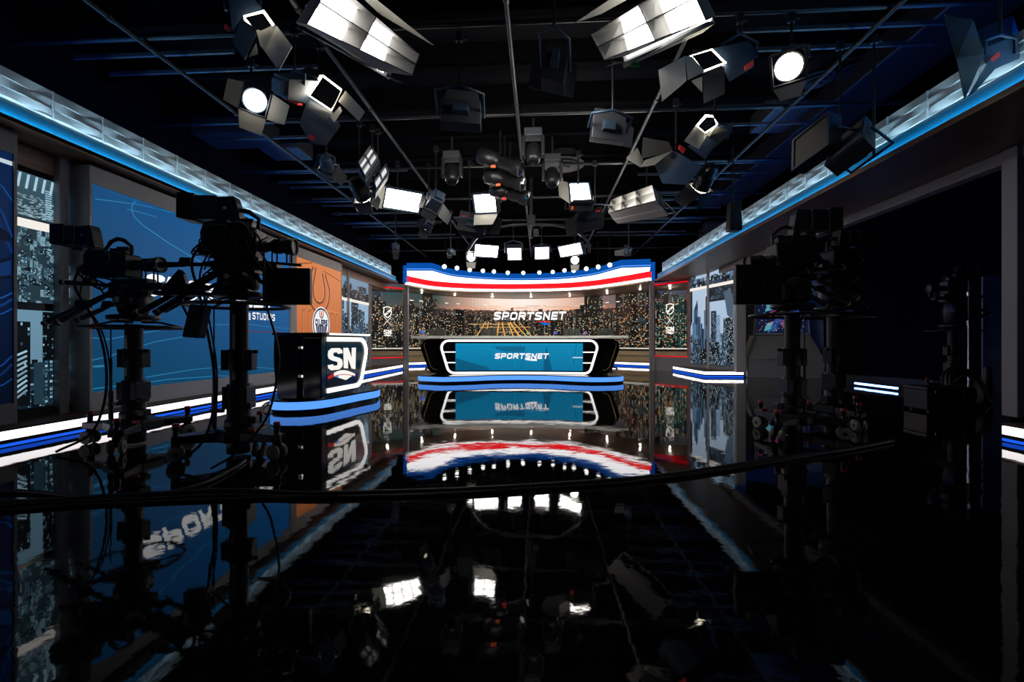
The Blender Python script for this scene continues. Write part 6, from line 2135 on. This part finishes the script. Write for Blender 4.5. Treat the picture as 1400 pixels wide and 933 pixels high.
    fresnel('small white spotlight left of and below the back row of panels', (646, 348, 12.9), (644, 352, 12.5), .12, doors=((270, .16, 70), (90, .08, 30)), lens='lens')
    fresnel('small white spotlight right of and below the back row of panels', (785, 352, 12.9), (786, 356, 12.5), .11, doors=((270, .16, 60), (90, .08, 30)), lens='lens')
    fresnel('small pale lit spotlight far back at the left, before the header', (540, 336, 10.7), (541, 340, 11.0), .07, doors=((270, .18, 60), (90, .1, 40)), lens='lensin')
    fresnel('small pale lit spotlight far back at the right, before the header', (861, 342, 10.7), (858, 345, 11.0), .07, doors=((180, .24, 60), (90, .2, 40)), lens='lensin')
    fresnel('small pale lit spotlight far back, left of the back row of panels', (617, 343, 11.2), (615, 345, 11.5), .06, doors=((0, .12, 50), (270, .10, 50)), lens='lensin')
    # black doored lights at the picture's right edge
    px_light('black spotlight with a long pointed door hanging in front of the right canopy', [([(1307, 80, 3.55), (1345, 75, 3.65), (1318, 136, 3.6)], 'doorout'), ([(1322, 133, 3.62), (1352, 82, 3.68), (1362, 92, 3.7), (1330, 128, 3.66)], 'bluehouse'), ([(1290, 20, 3.6), (1330, 28, 3.6), (1345, 75, 3.65), (1307, 80, 3.55)], 'black')],
             ([(1335, 70, 3.75), (1385, 50, 3.75), (1395, 80, 3.75), (1355, 98, 3.75)], [(1335, 40, 3.95), (1385, 20, 3.95), (1395, 50, 3.95), (1355, 68, 3.95)]), 3.8, tape=([(1354, 80, 3.7), (1366, 70, 3.7), (1368, 76, 3.7), (1356, 86, 3.7)], 'tape'))
    # ----- moving heads, profiles on the centre mast
    moving_head('black moving head light hanging left of the centre mast', 618, 240, 7.2)
    moving_head('black moving head light hanging right of the centre mast', 755, 244, 7.2)
    moving_head('black moving head light directly on the centre mast, above the stacked spotlights', 729, 212, 6.6)
    profile_light('black profile spotlight, topmost of the three stacked beside the centre mast', (655, 212, 7.0), (712, 232, 6.8), 7, 'orange')
    profile_light('black profile spotlight, middle of the three stacked beside the centre mast', (664, 240, 7.2), (715, 252, 7.0), 7, 'orange')
    profile_light('black profile spotlight, lowest of the three stacked beside the centre mast', (672, 258, 7.4), (722, 272, 7.2), 7, 'tape')
    p = at(726, 300, 9.0)
    q = MB().tube([(p.x, p.y, GZ), (p.x, p.y, 3.0)], .03, 10); q.box((p.x, p.y, 3.35), (.16, .12, .2)); q.box((p.x + .1, p.y - .05, 3.1), (.10, .08, .14))
    o = q.build('ceiling_mast', M['pipe']); tag(o, 'short vertical mast with junction boxes hanging at the ceiling centre', 'mast')
    # ----- black banner-like speaker hanging in front of the right canopy
    p = at(1002, 300, 7.6)
    q = MB()
    q.hexa([p + V((-.09, -.1, -.20)), p + V((.12, -.1, -.20)), p + V((.12, .1, -.20)), p + V((-.09, .1, -.20))], [p + V((-.06, -.1, .28)), p + V((.10, -.1, .28)), p + V((.10, .1, .28)), p + V((-.06, .1, .28))])
    o = q.build('ceiling_speaker', M['rig'], bevel=.02); tag(o, 'narrow black loudspeaker hanging in front of the right canopy', 'loudspeaker')
    q = Rel().tube([p + UP * .28, V((p.x, p.y, GZ))], .014, 6); q.put('stem', M['pipe'], o)
    q = Rel()
    for k in range(7): q.box(p + V((.015, -.106, -.14 + k * .055)), (.14, .008, .02))
    q.put('grille', M['rig2'], o)
    # ----- row of small globe spots over the header
    G = [(607.5, 364.8), (624.8, 366.7), (642.2, 369.3), (660.2, 370.6), (675.2, 371.5), (694.2, 373.1), (715.5, 373.4), (737.4, 372.9), (755.7, 372.1), (771.7, 370), (784.3, 370.3), (801.6, 367.7), (818, 365.2), (833.8, 362.5)]
    dep = [14.9, 15.5, 16.0, 16.4, 16.7, 16.9, 17.0, 16.9, 16.8, 16.5, 16.2, 15.7, 15.1, 14.5]
    for k, ((px, py), d) in enumerate(zip(G, dep)):
        p = at(px, py, d - .5)
        root = empty('ceiling_globe_spot', p, 'small bright globe spotlight over the header, %s from the left of fourteen' % ORD[k], 'stage light', 'globe spots over the header')
        q = Rel().lathe([(-.10, .001), (-.09, .05), (-.02, .085), (.0, .085)], p, (0, -1, -.15), 16); q.put('housing', M['chromestrip'], root)
        q = Rel().lathe([(0, .066), (.03, .054), (.045, .026), (.05, .001)], p, (0, -1, -.15), 16); q.put('lamp', M['spotlens'], root)
        q = Rel().tube([p + V((0, .05, 0)), p + V((0, .12, .06)), V((p.x, p.y + .12, GZ))], .012, 6); q.put('stem', M['pipe'], root)
# ------------------------------------------------------------------ cables and the things in the dark bay
def build_misc():
    def fl(pts, z=.012): return [atZ(a, b, z) for a, b in pts]
    runs = [('thick black cable crossing the floor from the left edge to the right cameras', [(-60, 697), (0, 689), (60, 686), (130, 681), (220, 676), (320, 672), (420, 676), (520, 674), (640, 670), (760, 663), (880, 654), (980, 641), (1060, 628), (1150, 616), (1220, 603)], .020),
            ('thinner black cable lying just behind the thick floor cable', [(-60, 700), (0, 693), (90, 687), (200, 683), (300, 678), (420, 680), (540, 678), (660, 673), (790, 663), (900, 655), (1000, 641), (1080, 628), (1160, 612)], .012),
            ('slim black cable twisted along the near side of the thick floor cable', [(-60, 708), (0, 699), (110, 691), (240, 685), (380, 681), (500, 680), (620, 676), (740, 668), (860, 660), (960, 647), (1050, 633), (1120, 622)], .010),
            ('black cable curving along the floor from the tall camera to the left edge', [(-60, 678), (0, 672), (60, 674), (120, 681), (180, 681), (230, 674), (280, 661), (320, 641), (335, 630)], .013)]
    for k, (lab, pts, r) in enumerate(runs):
        o = MB().tube(catmull(fl(pts, r), 5), r, 8).build('floor_cable', M['cable']); tag(o, lab, 'cable', 'floor cables')
    # loose cables beside the side desk
    for k, (lab, pts) in enumerate((('thin black cable looping on the floor beside the side desk riser', [(352, 570), (362, 556), (372, 548), (378, 545), (370, 556), (378, 562), (366, 566), (356, 562), (350, 570)]), ('thin black cable running from the tall camera to the side desk', [(330, 598), (345, 582), (352, 566), (362, 552), (376, 546), (384, 541)]))):
        o = MB().tube(catmull(fl(pts, .008), 5), .007, 6).build('floor_cable', M['cable']); tag(o, lab, 'cable', 'loose cables by the side desk')
    # slanted monitor on its grey plinth at the end of the bay
    A, B = at(1032, 468, 12.3), at(1110, 468, 12.0)
    e = V((B.x - A.x, B.y - A.y, 0)); L = e.length; e.normalize(); n = V((e.y, -e.x, 0)); o = V((A.x, A.y, 0))
    root = empty('monitor_console', o + e * L * .5, 'grey console with a slanted colourful screen, behind the right hand camera pair', 'console')
    def P(s, z, f): return o + e * s + n * f + UP * z
    r = Rel().hexa([P(-.25, 0, .25), P(L + .2, 0, .25), P(L + .2, 0, -.5), P(-.25, 0, -.5)], [P(-.25, .52, .25), P(L + .2, .52, .25), P(L + .2, .52, -.5), P(-.25, .52, -.5)]); r.put('plinth', M['dkgrey'], root, .01)
    r = Rel().hexa([P(-.25, .52, .25), P(L + .2, .52, .25), P(L + .2, .52, -.5), P(-.25, .52, -.5)], [P(.0, 1.13, -.1), P(L, 1.13, -.1), P(L, 1.13, -.45), P(.0, 1.13, -.45)]); r.put('sloping_front', M['dkgrey'], root, .01)
    r = Rel().box(P(L * .5, .53, .255), (L, .02, .02)); r.put('ledge', M['grey'], root)
    sc = Rel().hexa([P(.0, 1.15, -.08), P(L, 1.15, -.08), P(L, 1.15, -.16), P(.0, 1.15, -.16)], [P(.12, 2.35, -.30), P(L - .02, 2.35, -.30), P(L - .02, 2.35, -.38), P(.12, 2.35, -.38)])
    so = sc.put('display', M['grey'], root, .008)
    up_ = (P(0, 2.35, -.30) - P(0, 1.15, -.08)); H = up_.length
    nn = e.cross(up_.normalized())
    if nn.dot(CAM - P(L / 2, 1.5, 0)) < 0: nn = -nn
    base = P(0, 1.15, -.08)
    pic = Pic(lambda s, t, off: base + e * (s + .10 * t / H) + up_.normalized() * t + nn * (off + .002))
    rn = random.Random(4)
    pic.poly([(.05, .04), (L - .05, .04), (L - .14, H - .04), (.05, H - .04)], rgb(16, 22, 48), 0)
    for i in range(40):
        a, b = .08 + rn.random() * (L - .5), .06 + rn.random() * (H - .3)
        c = rn.choice([rgb(40, 70, 150), rgb(150, 60, 110), rgb(90, 180, 200), rgb(200, 190, 210), rgb(30, 50, 110), rgb(170, 110, 110)])
        if rn.random() < .5:
            pic.poly([(a, b), (a + .1 + .2 * rn.random(), b + .05), (a + .22, b + .22), (a + .04, b + .16)], mulc(c, .7), 1 + i % 3)
        else:
            pic.stroke([(a, b), (a + .3 * (rn.random() - .2), b + .2 * rn.random())], .012, mulc(c, .6), 4)
    for i in range(70):
        a, b = .08 + rn.random() * (L - .25), .06 + rn.random() * .5
        pic.quad(a, b, a + .025, b + .02, mulc(rgb(190, 215, 230), .1 + .4 * rn.random()), 6)
    pic.build('picture', so)
    # twin blue tubes on the floor of the bay
    a, b = at(1171, 468, 9.9), at(1229, 468, 8.8)
    root = empty('floor_light_bar', V(((a.x + b.x) / 2, (a.y + b.y) / 2, 0)), 'bright blue tube light lying on the floor of the dark bay', 'light')
    q = Rel().beam((a.x, a.y, .045), (b.x, b.y, .045), .06, .05); q.put('housing', M['rig'], root)
    q = Rel().tube([(a.x - .035, a.y - .01, .055), (b.x - .035, b.y - .01, .055)], .02, 10); q.put('tube', M['tube'], root)
    a, b = at(1152, 468, 10.5), at(1296, 468, 8.6)
    o = MB().beam((a.x + .12, a.y + .1, .10), (b.x + .12, b.y + .1, .10), .10, .20).build('low_rail', M['rig']); tag(o, 'low dark rail on the bay floor lit blue by the tube light', 'rail')
    # light stand with a chrome pole
    p = at(1325, 468, 7.4)
    root = empty('light_stand', (p.x, p.y, 0), 'thin stand with a chrome pole in the dark bay at the far right', 'stand')
    for k in range(3):
        t = 2 * PI * k / 3 + .4
        MB().tube([(.45 * math.cos(t), .45 * math.sin(t), .02), (0, 0, .48)], .012, 6).build('leg', M['rig2'], root)
    MB().tube([(0, 0, .2), (0, 0, 1.25)], .024, 10).build('lower_pole', M['chrome'], root)
    MB().tube([(0, 0, 1.25), (0, 0, 1.95)], .016, 10).build('upper_pole', M['rig2'], root)
    q = MB(); q.lathe([(1.22, .035), (1.30, .035)], (0, 0, 0), (0, 0, 1), 12); q.box((.04, 0, 1.26), (.05, .02, .03)); q.lathe([(1.70, .03), (1.76, .03)], (0, 0, 0), (0, 0, 1), 12); q.build('collar', M['chrome'], root)
    # second camera deep in the bay: head with chrome bits on a pedestal, only its fittings catch light
    p = at(1302, 468, 8.2)
    pedestal_camera((p.x, p.y, 0), PI, 'dim pedestal camera at the back of the dark bay, beside the chrome pole', 1.15, 1.75, 1.86, 1.92, (-.5, -.2, 2.1, 2.32), body=(-.3, .15, .25), lens_len=.26, seed=21, arms=(0, 120, 240))
    # coil of cable leaning on the stand
    p = at(1318, 468, 6.6)
    q = MB()
    rn = random.Random(2)
    for k in range(10):
        R = .24 + .05 * rn.random(); yy_ = (k - 5) * .014
        pts = [V((p.x + yy_ * 1.2 + .10 * math.sin(t) * .5, p.y + R * math.cos(t) * .55, .30 + R * math.sin(t))) for t in [2 * PI * i / 28 for i in range(28)]]
        pts = [V((p.x + R * .8 * math.cos(t), p.y + yy_ + .12 * math.sin(t), .275 + R * math.sin(t) + .012 * rn.random())) for t in [2 * PI * i / 28 for i in range(28)]]
        q.tube(pts, .014, 6, closed=True)
    o = q.build('cable_coil', M['cable']); tag(o, 'coil of thick black cable standing on the floor at the far right', 'cable')
    # flight case with steel catches behind the right platform
    p = at(1283, 468, 6.3)
    root = empty('equipment_case', (p.x, p.y, 0), 'low black equipment case with small steel catches, left of the right platform', 'case')
    MB().box((0, 0, .16), (.62, .40, .26)).build('body', M['rig'], root, bevel=.012)
    MB().box((0, 0, .315), (.63, .41, .05)).build('lid', M['rig'], root, bevel=.012)
    for s in (-1, 1):
        MB().box((s * .18, -.208, .28), (.07, .014, .05)).build('catch', M['chrome'], root, bevel=.004)
        for t in (-1, 1):
            MB().lathe([(-.015, .03), (.015, .03)], (s * .24, t * .14, .03), (1, 0, 0), 12).build('wheel', M['rubber'], root)
    # tall pale board leaning at the back of the bay
    p = at(1362, 468, 8.6)
    o = MB().box((p.x, p.y, 1.1), (.5, .03, 2.2)).build('flat_board', M['dkgrey']); tag(o, 'tall dark flat leaning upright at the back of the bay, right side', 'board')
    p = at(1350, 468, 7.6)
    q = MB().lathe([(0, .04), (.02, .055), (.3, .06), (.5, .05), (.55, .03)], (p.x, p.y, .0), (0, 0, 1), 16)
    o = q.build('gas_bottle', M['rig']); tag(o, 'slim black cylinder standing in front of the tall dark flat', 'cylinder')
# ------------------------------------------------------------------ run
def settings():
    SC.view_settings.view_transform = 'Standard'
    SC.view_settings.look = 'None'
    SC.view_settings.gamma = 1.0
    SC.view_settings.exposure = 0.0
    SC.view_settings.use_curve_mapping = False
    w = bpy.data.worlds.new('world')
    SC.world = w
    w.use_nodes = True
    w.node_tree.nodes['Background'].inputs['Color'].default_value = (0.001, 0.001, 0.0015, 1)
    c = SC.cycles
    c.use_denoising = True
    c.max_bounces = 8
    c.diffuse_bounces = 3
    c.glossy_bounces = 4
    c.transparent_max_bounces = 8
    c.sample_clamp_indirect = 6.0
    c.use_light_tree = True
    c.caustics_reflective = False
    c.caustics_refractive = False


make_camera()
make_materials()
build_room()
build_set()
for _f in ('build_desks', 'build_ceiling', 'build_cameras', 'build_misc'):
    if _f in globals():
        globals()[_f]()
settings()
